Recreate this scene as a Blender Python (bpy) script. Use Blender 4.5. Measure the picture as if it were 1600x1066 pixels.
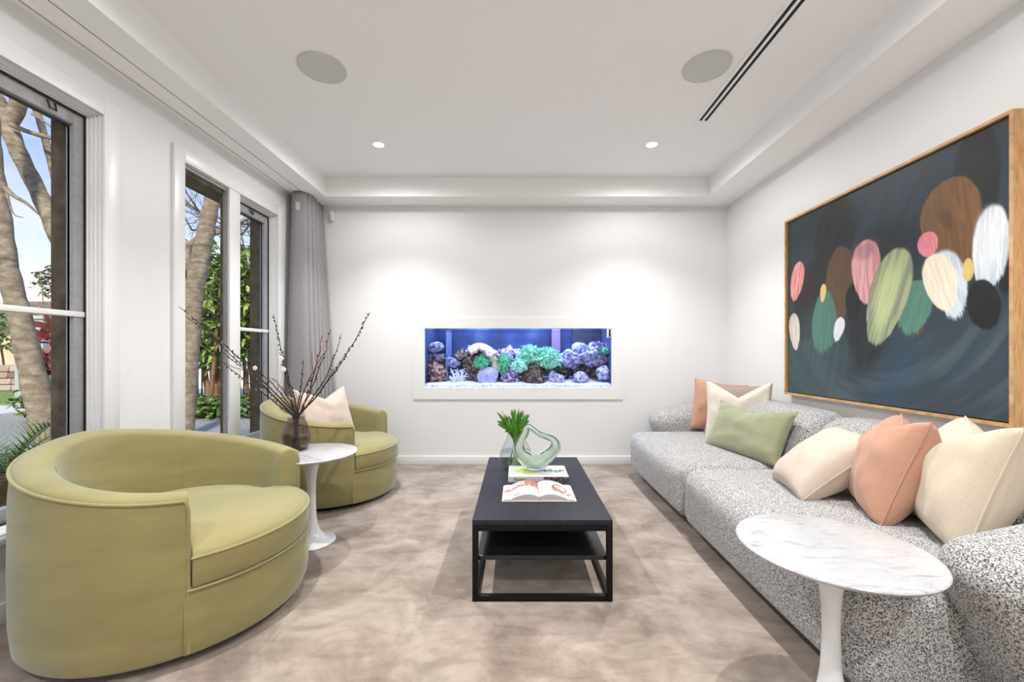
import bpy, bmesh, math, random
import numpy as np
from mathutils import Vector, Matrix, noise as mnoise

random.seed(7)
R = math.radians
C = bpy.context.scene.collection
for o in list(bpy.data.objects):
    bpy.data.objects.remove(o)

# ------------------------------------------------------------------ camera
FPX = 655.0
CAM_H = 1.10
VPX, VPY = 808.0, 553.0
cam_d = bpy.data.cameras.new('camera')
cam = bpy.data.objects.new('camera', cam_d)
C.objects.link(cam)
cam.location = (0, 0, CAM_H)
cam.rotation_euler = (R(90), 0, 0)
cam_d.sensor_width = 36.0
cam_d.sensor_fit = 'HORIZONTAL'
cam_d.lens = FPX / 1600 * 36
cam_d.shift_x = -(VPX - 800) / 1600
cam_d.shift_y = (VPY - 533) / 1600
cam_d.clip_start = 0.02
cam_d.clip_end = 300
sc = bpy.context.scene
sc.camera = cam

# ------------------------------------------------------------------ world (evening sky)
w = bpy.data.worlds.new('sky')
sc.world = w
w.use_nodes = True
nt = w.node_tree
nt.nodes.clear()
wo = nt.nodes.new('ShaderNodeOutputWorld')
bg = nt.nodes.new('ShaderNodeBackground')
tc = nt.nodes.new('ShaderNodeTexCoord')
sx = nt.nodes.new('ShaderNodeSeparateXYZ')
rp = nt.nodes.new('ShaderNodeValToRGB')
e = rp.color_ramp.elements
e[0].position = 0.0; e[0].color = (0.93, 0.84, 0.72, 1)
e[1].position = 1.0; e[1].color = (0.16, 0.30, 0.66, 1)
for p, c in ((0.08, (0.90, 0.85, 0.78)), (0.18, (0.66, 0.75, 0.88)), (0.34, (0.34, 0.46, 0.76)), (0.6, (0.22, 0.36, 0.70))):
    k = rp.color_ramp.elements.new(p); k.color = (*c, 1)
cn = nt.nodes.new('ShaderNodeTexNoise')
cn.inputs['Scale'].default_value = 3.2; cn.inputs['Detail'].default_value = 6
cm = nt.nodes.new('ShaderNodeMapping'); cm.inputs['Scale'].default_value = (1, 1, 4)
cr = nt.nodes.new('ShaderNodeValToRGB')
cr.color_ramp.elements[0].position = 0.52; cr.color_ramp.elements[0].color = (0, 0, 0, 1)
cr.color_ramp.elements[1].position = 0.72; cr.color_ramp.elements[1].color = (0.55, 0.55, 0.55, 1)
mx = nt.nodes.new('ShaderNodeMix'); mx.data_type = 'RGBA'
nt.links.new(tc.outputs['Generated'], sx.inputs[0])
nt.links.new(sx.outputs['Z'], rp.inputs[0])
nt.links.new(tc.outputs['Generated'], cm.inputs[0])
nt.links.new(cm.outputs[0], cn.inputs['Vector'])
nt.links.new(cn.outputs['Fac'], cr.inputs[0])
nt.links.new(cr.outputs[0], mx.inputs[0])
nt.links.new(rp.outputs[0], mx.inputs[6])
mx.inputs[7].default_value = (0.95, 0.88, 0.84, 1)
nt.links.new(mx.outputs[2], bg.inputs[0])
bg.inputs[1].default_value = 1.35
nt.links.new(bg.outputs[0], wo.inputs[0])

vs = sc.view_settings
vs.view_transform = 'Standard'
vs.look = 'None'
vs.gamma = 1.0
vs.use_curve_mapping = False
vs.exposure = 0.0

LAMP_W = 194.0          # each recessed downlight
LAMP_COL = (1.0, 0.995, 1.0)
TANK_W = 24.0

# low evening sun over the garden (it comes from behind the house, so none enters the room)
sun_d = bpy.data.lights.new('sun', 'SUN')
sun_d.energy = 5.0; sun_d.angle = R(6); sun_d.color = (1.0, 0.90, 0.74)
sun = bpy.data.objects.new('sun', sun_d); C.objects.link(sun)
sun.rotation_euler = Vector((-0.30, 0.80, -0.50)).to_track_quat('-Z', 'Y').to_euler()

# ------------------------------------------------------------------ helpers
def lin(r, g, b):
    f = lambda c: (c / 255 / 12.92) if c / 255 <= 0.04045 else ((c / 255 + 0.055) / 1.055) ** 2.4
    return (f(r), f(g), f(b), 1.0)

def at(px, py, Y):
    """a measured direction at a real distance Y in front of the camera -> world point"""
    return Vector(((px - VPX) * Y / FPX, Y, CAM_H - (py - VPY) * Y / FPX))

MATS = {}
def mat(name, col=(0.8, 0.8, 0.8, 1), rough=0.6, metal=0.0, sheen=0.0, coat=0.0, emit=None, estr=1.0, spec=0.5):
    if name in MATS: return MATS[name]
    m = bpy.data.materials.new(name)
    m.use_nodes = True
    b = m.node_tree.nodes['Principled BSDF']
    b.inputs['Base Color'].default_value = (*col[:3], 1.0)
    b.inputs['Roughness'].default_value = rough
    b.inputs['Metallic'].default_value = metal
    b.inputs['Specular IOR Level'].default_value = spec
    if sheen:
        b.inputs['Sheen Weight'].default_value = sheen
        b.inputs['Sheen Roughness'].default_value = 0.45
    if coat: b.inputs['Coat Weight'].default_value = coat
    if emit:
        b.inputs['Emission Color'].default_value = emit
        b.inputs['Emission Strength'].default_value = estr
    MATS[name] = m
    return m

def nodes(m):
    return m.node_tree, m.node_tree.nodes['Principled BSDF']

def tex_noise(nt, scale, detail=3, rough=0.55, dist=0.0, stretch=None, coord='Object'):
    tc = nt.nodes.new('ShaderNodeTexCoord')
    n = nt.nodes.new('ShaderNodeTexNoise')
    n.inputs['Scale'].default_value = scale
    n.inputs['Detail'].default_value = detail
    n.inputs['Roughness'].default_value = rough
    n.inputs['Distortion'].default_value = dist
    if stretch:
        mp = nt.nodes.new('ShaderNodeMapping')
        mp.inputs['Scale'].default_value = stretch[:3]
        if len(stretch) > 3: mp.inputs['Rotation'].default_value = stretch[3:]
        nt.links.new(tc.outputs[coord], mp.inputs[0])
        nt.links.new(mp.outputs[0], n.inputs['Vector'])
    else:
        nt.links.new(tc.outputs[coord], n.inputs['Vector'])
    return n

def ramp(nt, src, stops):
    r = nt.nodes.new('ShaderNodeValToRGB')
    el = r.color_ramp.elements
    el[0].position, el[0].color = stops[0][0], (*stops[0][1][:3], 1)
    el[1].position, el[1].color = stops[-1][0], (*stops[-1][1][:3], 1)
    for p, c in stops[1:-1]:
        k = el.new(p); k.color = (*c[:3], 1)
    nt.links.new(src, r.inputs[0])
    return r

def mixc(nt, a, b, fac=0.5, mode='MIX'):
    m = nt.nodes.new('ShaderNodeMix'); m.data_type = 'RGBA'; m.blend_type = mode
    if hasattr(fac, 'node'): nt.links.new(fac, m.inputs[0])
    else: m.inputs[0].default_value = fac
    for s, i in ((a, 6), (b, 7)):
        if hasattr(s, 'node'): nt.links.new(s, m.inputs[i])
        else: m.inputs[i].default_value = s
    return m.outputs[2]

def bump(nt, b, src, strength=0.3, dist=0.005):
    k = nt.nodes.new('ShaderNodeBump')
    k.inputs['Strength'].default_value = strength
    k.inputs['Distance'].default_value = dist
    nt.links.new(src, k.inputs['Height'])
    nt.links.new(k.outputs[0], b.inputs['Normal'])

def noisy(name, stops, scale, detail=3, rough=0.7, bstr=0.0, bdist=0.004, bscale=None, stretch=None, dist=0.0, **kw):
    if name in MATS: return MATS[name]
    m = mat(name, stops[0][1], rough, **kw)
    nt, b = nodes(m)
    n = tex_noise(nt, scale, detail, dist=dist, stretch=stretch)
    r = ramp(nt, n.outputs['Fac'], stops)
    nt.links.new(r.outputs[0], b.inputs['Base Color'])
    if bstr:
        n2 = tex_noise(nt, bscale or scale, 4)
        bump(nt, b, n2.outputs['Fac'], bstr, bdist)
    return m

def thin_glass(name, tint=(1, 1, 1, 1), ior=1.45, rough=0.0):
    """clear pane or thin blown wall: straight-through light with a Fresnel reflection"""
    if name in MATS: return MATS[name]
    m = bpy.data.materials.new(name); m.use_nodes = True
    nt = m.node_tree; nt.nodes.clear()
    out = nt.nodes.new('ShaderNodeOutputMaterial')
    tr = nt.nodes.new('ShaderNodeBsdfTransparent'); tr.inputs[0].default_value = tint
    gl = nt.nodes.new('ShaderNodeBsdfGlossy'); gl.inputs['Roughness'].default_value = rough
    f0 = ((ior - 1) / (ior + 1)) ** 2
    lw = nt.nodes.new('ShaderNodeLayerWeight'); lw.inputs['Blend'].default_value = .5
    pw = nt.nodes.new('ShaderNodeMath'); pw.operation = 'POWER'; pw.inputs[1].default_value = 5
    fr = nt.nodes.new('ShaderNodeMath'); fr.operation = 'MULTIPLY_ADD'; fr.inputs[1].default_value = (1 - f0) * (.85 if ior > 1.2 else .4); fr.inputs[2].default_value = f0
    nt.links.new(lw.outputs['Facing'], pw.inputs[0]); nt.links.new(pw.outputs[0], fr.inputs[0])
    ms = nt.nodes.new('ShaderNodeMixShader')
    nt.links.new(fr.outputs[0], ms.inputs[0])
    nt.links.new(tr.outputs[0], ms.inputs[1])
    nt.links.new(gl.outputs[0], ms.inputs[2])
    nt.links.new(ms.outputs[0], out.inputs[0])
    MATS[name] = m
    return m

def vcol_mat(name, rough=0.6, bstr=0.0, bscale=300, stretch=None):
    if name in MATS: return MATS[name]
    m = mat(name, (1, 1, 1, 1), rough)
    nt, b = nodes(m)
    a = nt.nodes.new('ShaderNodeVertexColor'); a.layer_name = 'paint'
    nt.links.new(a.outputs[0], b.inputs['Base Color'])
    if bstr:
        n = tex_noise(nt, bscale, 3, stretch=stretch)
        bump(nt, b, n.outputs['Fac'], bstr, 0.002)
    return m

class MB:
    def __init__(s):
        s.v = []; s.f = []; s.c = None
    def box(s, x0, x1, y0, y1, z0, z1):
        i = len(s.v)
        s.v += [(x0, y0, z0), (x1, y0, z0), (x1, y1, z0), (x0, y1, z0), (x0, y0, z1), (x1, y0, z1), (x1, y1, z1), (x0, y1, z1)]
        s.f += [tuple(i + k for k in q) for q in ((0, 3, 2, 1), (4, 5, 6, 7), (0, 1, 5, 4), (1, 2, 6, 5), (2, 3, 7, 6), (3, 0, 4, 7))]
        return s
    def add(s, verts, faces):
        i = len(s.v)
        s.v += [tuple(p) for p in verts]
        s.f += [tuple(i + k for k in q) for q in faces]
        return s
    def prism(s, poly, axis, a, b):
        """extrude a polygon given in the two other axes along axis from a to b"""
        i = len(s.v); n = len(poly)
        def mk(p, t):
            if axis == 'x': return (t, p[0], p[1])
            if axis == 'y': return (p[0], t, p[1])
            return (p[0], p[1], t)
        s.v += [mk(p, a) for p in poly] + [mk(p, b) for p in poly]
        s.f += [tuple(i + k for k in range(n)), tuple(i + n + k for k in reversed(range(n)))]
        s.f += [(i + (k + 1) % n, i + k, i + n + k, i + n + (k + 1) % n) for k in range(n)]
        return s
    def tube(s, pts, rad, n=8, caps=True, closed=False):
        pts = [Vector(p) for p in pts]
        m = len(pts)
        rads = rad if isinstance(rad, (list, tuple)) else [rad] * m
        i0 = len(s.v)
        up = None
        for k, p in enumerate(pts):
            if closed: d = pts[(k + 1) % m] - pts[k - 1]
            else: d = pts[min(k + 1, m - 1)] - pts[max(k - 1, 0)]
            d = d.normalized() if d.length > 1e-9 else Vector((0, 0, 1))
            if up is None:
                up = Vector((0, 0, 1)) if abs(d.z) < 0.9 else Vector((1, 0, 0))
            x = d.cross(up)
            if x.length < 1e-6: x = d.orthogonal()
            x.normalize(); y = x.cross(d).normalized(); up = y
            for q in range(n):
                a = 2 * math.pi * q / n
                s.v.append(tuple(p + (x * math.cos(a) + y * math.sin(a)) * rads[k]))
        rng = m if closed else m - 1
        for k in range(rng):
            for q in range(n):
                a = i0 + k * n + q; b = i0 + k * n + (q + 1) % n
                k2 = (k + 1) % m
                c = i0 + k2 * n + (q + 1) % n; d = i0 + k2 * n + q
                s.f.append((a, b, c, d))
        if caps and not closed:
            s.f.append(tuple(i0 + q for q in reversed(range(n))))
            s.f.append(tuple(i0 + (m - 1) * n + q for q in range(n)))
        return s
    def lathe(s, prof, n=32, center=(0, 0, 0), cap=True):
        i0 = len(s.v); m = len(prof)
        for (r, z) in prof:
            for q in range(n):
                a = 2 * math.pi * q / n
                s.v.append((center[0] + r * math.cos(a), center[1] + r * math.sin(a), center[2] + z))
        for k in range(m - 1):
            for q in range(n):
                s.f.append((i0 + k * n + q, i0 + k * n + (q + 1) % n, i0 + (k + 1) * n + (q + 1) % n, i0 + (k + 1) * n + q))
        if cap:
            s.f.append(tuple(i0 + q for q in reversed(range(n))))
            s.f.append(tuple(i0 + (m - 1) * n + q for q in range(n)))
        return s
    def grid(s, fn, nu, nv, cu=False):
        i0 = len(s.v)
        for a in range(nu):
            for b in range(nv):
                s.v.append(tuple(fn(a / (nu if cu else nu - 1), b / (nv - 1))))
        for a in range(nu if cu else nu - 1):
            for b in range(nv - 1):
                a2 = (a + 1) % nu
                s.f.append((i0 + a * nv + b, i0 + a2 * nv + b, i0 + a2 * nv + b + 1, i0 + a * nv + b + 1))
        return s
    def blob(s, c, r, seg=8, ring=5):
        c = Vector(c); rr = r if isinstance(r, (tuple, list)) else (r, r, r)
        i0 = len(s.v)
        for k in range(ring + 1):
            t = math.pi * k / ring
            for q in range(seg):
                a = 2 * math.pi * q / seg
                s.v.append((c.x + rr[0] * math.sin(t) * math.cos(a), c.y + rr[1] * math.sin(t) * math.sin(a), c.z + rr[2] * math.cos(t)))
        for k in range(ring):
            for q in range(seg):
                s.f.append((i0 + k * seg + q, i0 + (k + 1) * seg + q, i0 + (k + 1) * seg + (q + 1) % seg, i0 + k * seg + (q + 1) % seg))
        return s
    def build(s, name, m, parent=None, local=False, smooth=False, bevel=0.0, seg=2, angle=40, weld=False, recalc=True):
        off = Vector((0, 0, 0))
        if parent is not None and not local:
            q = parent
            while q is not None:
                off += q.location; q = q.parent
        me = bpy.data.meshes.new(name)
        me.from_pydata([tuple(Vector(p) - off) for p in s.v], [], s.f)
        me.update()
        if bevel or recalc or weld:
            bm = bmesh.new(); bm.from_mesh(me)
            if weld: bmesh.ops.remove_doubles(bm, verts=bm.verts, dist=1e-5)
            if recalc: bmesh.ops.recalc_face_normals(bm, faces=bm.faces)
            if bevel:
                es = [e for e in bm.edges if len(e.link_faces) == 2 and e.calc_face_angle(0) > R(30)]
                bmesh.ops.bevel(bm, geom=es, offset=bevel, segments=seg, affect='EDGES', profile=0.5, clamp_overlap=True)
            bm.to_mesh(me); bm.free()
        if smooth or bevel:
            me.polygons.foreach_set('use_smooth', [True] * len(me.polygons))
            me.set_sharp_from_angle(angle=R(angle))
        o = bpy.data.objects.new(name, me)
        C.objects.link(o)
        if m: me.materials.append(m)
        if parent is not None: o.parent = parent
        return o

def paint(o, cols):
    me = o.data
    a = me.color_attributes.new('paint', 'FLOAT_COLOR', 'POINT')
    a.data.foreach_set('color', np.asarray(cols, dtype=np.float32).ravel())

def tag(o, label=None, cat=None, group=None, kind=None):
    if label: o['label'] = label
    if cat: o['category'] = cat
    if group: o['group'] = group
    if kind: o['kind'] = kind
    return o

def thing(name, label, cat, loc=(0, 0, 0), rz=0.0, group=None):
    o = bpy.data.objects.new(name, None)
    C.objects.link(o)
    o.location = loc; o.rotation_euler = (0, 0, rz)
    o.empty_display_size = 0.1
    return tag(o, label, cat, group)

def copy_tree(o, parent=None):
    c = o.copy(); C.objects.link(c)
    if parent is not None: c.parent = parent
    for ch in list(o.children): copy_tree(ch, c)
    return c

def fbm(p, s=1.0, seed=0.0):
    return mnoise.fractal(Vector(p) * s + Vector((seed, seed * 1.7, -seed)), 1.0, 2.0, 4)

# ------------------------------------------------------------------ materials
M_wall = noisy('wall_paint', [(0.3, (0.755, 0.755, 0.752)), (0.7, (0.775, 0.775, 0.772))], 3, bstr=0.04, bscale=260, rough=0.75)
M_ceil = mat('ceiling_paint', (0.92, 0.92, 0.92, 1), 0.85)
M_trim = mat('trim_gloss_white', (0.78, 0.78, 0.775, 1), 0.35)
M_alu = noisy('grey_aluminium', [(0.3, (0.28, 0.28, 0.285)), (0.7, (0.34, 0.34, 0.345))], 40, rough=0.45)
M_black = mat('black_rubber', (0.012, 0.012, 0.014, 1), 0.5)
M_dark = mat('dark_slot', (0.01, 0.01, 0.01, 1), 0.8)
M_pane = thin_glass('window_glass', (0.97, 0.98, 0.98, 1), 1.12)
M_brick = noisy('brown_render', [(0.3, lin(84, 70, 54)), (0.7, lin(122, 106, 84))], 14, 6, rough=0.95, bstr=0.6, bdist=0.006, bscale=130)

def carpet():
    m = mat('carpet', (0.4, 0.33, 0.27, 1), 0.95, sheen=0.25)
    nt, b = nodes(m)
    n1 = tex_noise(nt, 3.6, 8, 0.66, dist=0.5)
    r1 = ramp(nt, n1.outputs['Fac'], [(0.28, lin(112, 98, 85)), (0.42, lin(138, 123, 110)), (0.53, lin(156, 142, 129)), (0.68, lin(174, 161, 148))])
    n2 = tex_noise(nt, 7.0, 5, 0.6, dist=1.2, stretch=(0.5, 1.6, 1, 0, 0, 0.4))
    r2 = ramp(nt, n2.outputs['Fac'], [(0.34, (0.74, 0.72, 0.70)), (0.50, (1, 1, 1)), (0.66, (1.10, 1.10, 1.11))])
    c = mixc(nt, r1.outputs[0], r2.outputs[0], 0.75, 'MULTIPLY')
    n3 = tex_noise(nt, 420, 2)
    r3 = ramp(nt, n3.outputs['Fac'], [(0.25, (0.80, 0.80, 0.80)), (0.75, (1.12, 1.12, 1.12))])
    c = mixc(nt, c, r3.outputs[0], 0.7, 'MULTIPLY')
    nt.links.new(c, b.inputs['Base Color'])
    bump(nt, b, n3.outputs['Fac'], 0.5, 0.004)
    return m
M_carpet = carpet()

def boucle():
    m = mat('boucle_fabric', (0.4, 0.4, 0.4, 1), 0.95, sheen=0.2)
    nt, b = nodes(m)
    n1 = tex_noise(nt, 215, 2.5, 0.6, dist=0.6)
    r1 = ramp(nt, n1.outputs['Fac'], [(0.37, (0.035, 0.036, 0.042)), (0.46, (0.22, 0.215, 0.21)), (0.53, (0.54, 0.525, 0.51)), (0.66, (0.74, 0.72, 0.70))])
    nt.links.new(r1.outputs[0], b.inputs['Base Color'])
    bump(nt, b, n1.outputs['Fac'], 0.7, 0.006)
    return m
M_boucle = boucle()

def velvet(name, c0, c1, sheen=0.6, tint=(1, 1, 0.9, 1)):
    m = noisy(name, [(0.3, c0), (0.7, c1)], 5, 5, rough=0.8, bstr=0.12, bscale=500, bdist=0.002, stretch=(0.7, 0.7, 2.6), dist=0.3, sheen=sheen)
    m.node_tree.nodes['Principled BSDF'].inputs['Sheen Tint'].default_value = tint
    return m
M_chair = velvet('olive_velvet', lin(134, 126, 80), lin(152, 142, 92), 0.38, (0.82, 0.95, 1.0, 1))  # cool sheen tint puts pale blue window light into the velvet's edges
M_pipe_chair = velvet('olive_piping', lin(140, 131, 86), lin(156, 146, 98), 0.35)

def marble():
    m = mat('white_marble', (0.6, 0.6, 0.6, 1), 0.22)
    nt, b = nodes(m)
    n = tex_noise(nt, 7, 9, 0.68, dist=1.6, stretch=(1.0, 3.4, 1, 0, 0, -0.5))
    r = ramp(nt, n.outputs['Fac'], [(0.26, (0.24, 0.24, 0.26)), (0.35, (0.36, 0.36, 0.38)), (0.43, (0.48, 0.48, 0.485)), (0.75, (0.56, 0.56, 0.555))])
    n2 = tex_noise(nt, 2.6, 4, 0.5)
    r2 = ramp(nt, n2.outputs['Fac'], [(0.3, (0.9, 0.9, 0.905)), (0.6, (1, 1, 1))])
    nt.links.new(mixc(nt, r.outputs[0], r2.outputs[0], 1.0, 'MULTIPLY'), b.inputs['Base Color'])
    return m
M_marble = marble()
M_tulip_base = mat('white_lacquer', (0.76, 0.76, 0.755, 1), 0.22, coat=0.3)

def blackwood():
    m = mat('black_oak', (0.012, 0.013, 0.018, 1), 0.5, spec=.25)
    nt, b = nodes(m)
    n = tex_noise(nt, 9, 6, 0.6, dist=0.8, stretch=(9, 0.8, 1))
    r = ramp(nt, n.outputs['Fac'], [(0.35, (0.012, 0.013, 0.020)), (0.7, (0.022, 0.023, 0.033))])
    nt.links.new(r.outputs[0], b.inputs['Base Color'])
    bump(nt, b, n.outputs['Fac'], 0.15, 0.001)
    return m
M_bwood = blackwood()
M_bmetal = mat('black_steel', (0.005, 0.005, 0.006, 1), 0.42, spec=.18)

def oak():
    m = mat('oak_frame', lin(205, 160, 105), 0.5)
    nt, b = nodes(m)
    n = tex_noise(nt, 8, 6, 0.6, dist=0.5, stretch=(14, 1.5, 1.5))
    r = ramp(nt, n.outputs['Fac'], [(0.3, lin(178, 128, 74)), (0.7, lin(220, 178, 122))])
    nt.links.new(r.outputs[0], b.inputs['Base Color'])
    return m
M_oak = oak()

# ------------------------------------------------------------------ room shell
XL, XR, YB, YR = -2.10, 2.083, 4.16, -3.0
ZS, ZC = 2.567, 2.746            # soffit and coffer heights
XO = -2.33                       # outer face of the window wall
W1 = (0.40, 2.115, 0.36, 2.305)   # window openings: y0, y1, z0, z1
W2 = (2.63, 3.66, 0.36, 2.305)

tag(MB().box(XO, 2.4, YR - 0.2, 4.9, -0.14, 0).build('floor', M_carpet), 'beige mottled carpet covering the whole living room floor', 'floor', kind='structure')

b = MB()
b.box(XO, 2.4, YR - 0.2, 4.9, ZC, ZC + 0.12)
b.box(XO + .01, -1.783, YR - 0.1, YB + .05, ZS, ZC + .01)
b.box(1.783, XR + 0.1, YR - 0.1, YB + .05, ZS, ZC + .01)
b.box(-1.783, 1.783, 3.906, YB + .05, ZS, ZC + .01)
b.box(-1.783, 1.783, YR - 0.1, -2.6, ZS, ZC + .01)
tag(b.build('ceiling', M_ceil), 'white coffered plaster ceiling with lowered border', 'ceiling', kind='structure')

b = MB()
def wall_left_piece(y0, y1, z0, z1):
    b.box(-2.22, XL, y0, y1, z0, z1)
for y0, y1, z0, z1 in ((YR, W1[0], 0, ZS), (W1[0], W1[1], 0, W1[2]), (W1[0], W1[1], W1[3], ZS), (W1[1], W2[0], 0, ZS),
                       (W2[0], W2[1], 0, W2[2]), (W2[0], W2[1], W2[3], ZS), (W2[1], 4.3, 0, ZS)):
    wall_left_piece(y0, y1, z0, z1)
tag(b.build('wall_left', M_wall), 'white painted window wall on the left', 'wall', kind='structure')
# outer skin of the same wall, brown render
b = MB()
for y0, y1, z0, z1 in ((YR - .2, W1[0] + .02, -.14, 3.2), (W1[0] + .02, W1[1] - .02, -.14, W1[2] - .04), (W1[0] + .02, W1[1] - .02, W1[3] - .03, 3.2), (W1[1] - .02, W2[0] + .02, -.14, 3.2),
                       (W2[0] + .02, W2[1] + .0, -.14, W2[2] - .04), (W2[0] + .02, W2[1] + .0, W2[3] - .03, 3.2), (W2[1] - .005, 4.9, -.14, 3.2)):
    b.box(XO, -2.221, y0, y1, z0, z1)
tag(b.build('wall_outside', M_brick), 'rough brown rendered outer wall face beyond the window glass', 'wall', kind='structure')

tag(MB().box(XR, XR + 0.12, YR, YB + .12, 0, ZS + .01).build('wall_right', M_wall), 'white painted wall behind the sofa', 'wall', kind='structure')
AQ = (-0.921, 0.940, 0.764, 1.353)   # aquarium opening in the back wall: x0, x1, z0, z1
b = MB()
b.box(XL - .12, AQ[0], YB, YB + .03, 0, ZS + .01); b.box(AQ[1], XR + .12, YB, YB + .03, 0, ZS + .01)
b.box(AQ[0], AQ[1], YB, YB + .03, 0, AQ[2]); b.box(AQ[0], AQ[1], YB, YB + .03, AQ[3], ZS + .01)
tag(b.build('wall_back', M_wall), 'white painted far wall with the built-in aquarium', 'wall', kind='structure')
tag(MB().box(XL - .1, XR + .1, YR - .12, YR, 0, ZS + .01).build('wall_rear', M_wall), 'white painted wall behind the viewpoint', 'wall', kind='structure')

# baseboards
def base(name, lab, x0, x1, y0, y1, top):
    o = tag(MB().box(x0, x1, y0, y1, 0, .088).build(name, M_trim, bevel=.004), lab, 'baseboard', kind='structure')
base('baseboard_back', 'white skirting board along the far wall', XL, XR, YB - .018, YB, .09)
base('baseboard_right', 'white skirting board along the sofa wall', XR - .018, XR, YR, YB - .018, .09)
b = base('baseboard_left', 'white skirting board along the window wall', XL, XL + .018, YR, YB - .018, .09)

# ------------------------------------------------------------------ windows
def stepped_frame(y0, y1, z0, z1, sides='lrt'):
    """stepped inner lining of the opening, from the wall face back to the sash"""
    b = MB()
    steps = ((0.000, XL, -2.118), (0.005, -2.118, -2.134), (0.010, -2.134, -2.150), (0.015, -2.150, -2.222))
    for ins, xa, xb in steps:
        t = 0.012 + ins
        b.box(xb, xa, y0 - .002, y0 + ins + .004, z0, z1)
        b.box(xb, xa, y1 - ins - .004, y1 + .002, z0, z1)
        b.box(xb, xa, y0, y1, z1 - ins - .004, z1 + .002)
        b.box(xb, xa, y0, y1, z0 - .002, z0 + ins + .004)
    return b

def casing(y0, y1, z0, z1, wd):
    b = MB()
    x0, x1 = XL, XL + .020
    b.box(x0, x1, y0 - wd, y0, z0 - .0, z1 + wd)
    b.box(x0, x1, y1, y1 + wd, z0 - .0, z1 + wd)
    b.box(x0, x1, y0, y1, z1, z1 + wd)
    b.box(x0, x1 - .004, y0 - wd, y1 + wd, z0 - .11, z0)
    return b

def sash(b, y0, y1, z0, z1, fw, xa=-2.205, xb=-2.165):
    b.box(xa, xb, y0, y0 + fw, z0, z1); b.box(xa, xb, y1 - fw, y1, z0, z1)
    b.box(xa, xb, y0 + fw, y1 - fw, z1 - fw, z1); b.box(xa, xb, y0 + fw, y1 - fw, z0, z0 + fw)

def gasket(y0, y1, z0, z1, t=.007, x0=-2.166, x1=-2.155):
    b = MB()
    b.box(x0, x1, y0, y0 + t, z0, z1); b.box(x0, x1, y1 - t, y1, z0, z1); b.box(x0, x1, y0, y1, z1 - t, z1); b.box(x0, x1, y0, y1, z0, z0 + t)
    return b

def window(name, lab, opening, panes, barz=1.295):
    y0, y1, z0, z1 = opening
    win = thing(name, lab, 'window', (XL, (y0 + y1) / 2, z0)); win['kind'] = 'structure'
    stepped_frame(*opening).build('lining', M_trim, win, bevel=.0015, seg=1)
    casing(y0, y1, z0, z1, .082).build('casing', M_trim, win, bevel=.003, seg=2)
    MB().box(XL, XL + .05, y0 - .11, y1 + .11, z0 - .026, z0).build('sill', M_trim, win, bevel=.005)
    for (a, c, kind) in panes:
        if kind == 'sash':
            b = MB(); sash(b, a, c, z0 + .02, z1 - .02, .066); s = b.build('sash', M_alu, win, bevel=.003)
            gasket(a, c - .014, z0 + .02, z1 - .02).build('gasket', M_black, s)
            b = MB(); gi = .058
            b.box(-2.196, -2.186, a + gi, a + gi + .008, z0 + .09, z1 - .09); b.box(-2.196, -2.186, c - gi - .008, c - gi, z0 + .09, z1 - .09)
            b.box(-2.196, -2.186, a + gi, c - gi, z1 - .098, z1 - .09)
            b.build('inner_seal', M_black, s)
            MB().box(-2.192, -2.188, a + .06, c - .06, z0 + .09, z1 - .09).build('pane', M_pane, win)
            MB().box(-2.20, -2.158, a + .004, c - .004, barz - .013, barz + .013).build('glazing_bar', M_trim, win, bevel=.003)
            ym = (a + c) / 2 if c - a < .8 else c - .17
            MB().tube([(-2.16, ym - .016, z1 - .035), (-2.150, ym - .014, z1 - .070), (-2.150, ym + .014, z1 - .070), (-2.16, ym + .016, z1 - .035)], .004, 6).build('catch', M_black, win, smooth=True)
        else:
            b = MB(); sash(b, a, c, z0 + .012, z1 - .012, .012, -2.130, -2.106); b.build('sash', M_alu, win)
            MB().box(-2.118, -2.114, a + .012, c - .012, z0 + .02, z1 - .02).build('pane', M_pane, win)
    return win
window('window_1', 'tall white-cased window beside the near green armchair', W1, [(W1[0] + .03, W1[1] - .002, 'sash')])
w2 = window('window_2', 'white-cased window with a wide mullion near the grey curtain', W2, [(W2[0] + .005, 3.048, 'fixed'), (3.155, W2[1] - .002, 'sash')])
MB().box(-2.150, XL + .014, 3.145, 3.160, W2[2], W2[3]).box(-2.105, XL + .014, 3.043, 3.145, W2[2], W2[3]).build('mullion', M_trim, w2, bevel=.003)
MB().box(-2.160, -2.131, 3.050, 3.145, W2[2], W2[3]).build('outer_post', M_brick, w2)
MB().box(-2.222, -2.131, W2[0] + .016, 3.050, W2[3] - .045, W2[3] - .012).build('outer_lintel', M_brick, w2)

# ------------------------------------------------------------------ ceiling fittings
for k, x in enumerate((-2.045, -1.925)):
    t = thing('curtain_track', ('white flush curtain track in the soffit next to the window wall', 'white flush curtain track carrying the grey curtain')[k], 'curtain track', (x, 2.0, ZS), group='soffit curtain tracks')
    MB().box(x - .012, x + .014, -2.5, 4.13, ZS - .004, ZS + .001).build('rail', M_ceil, t)
    MB().box(x - .019, x - .012, -2.5, 4.13, ZS - .0025, ZS + .001).build('slot', M_dark, t)

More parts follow.
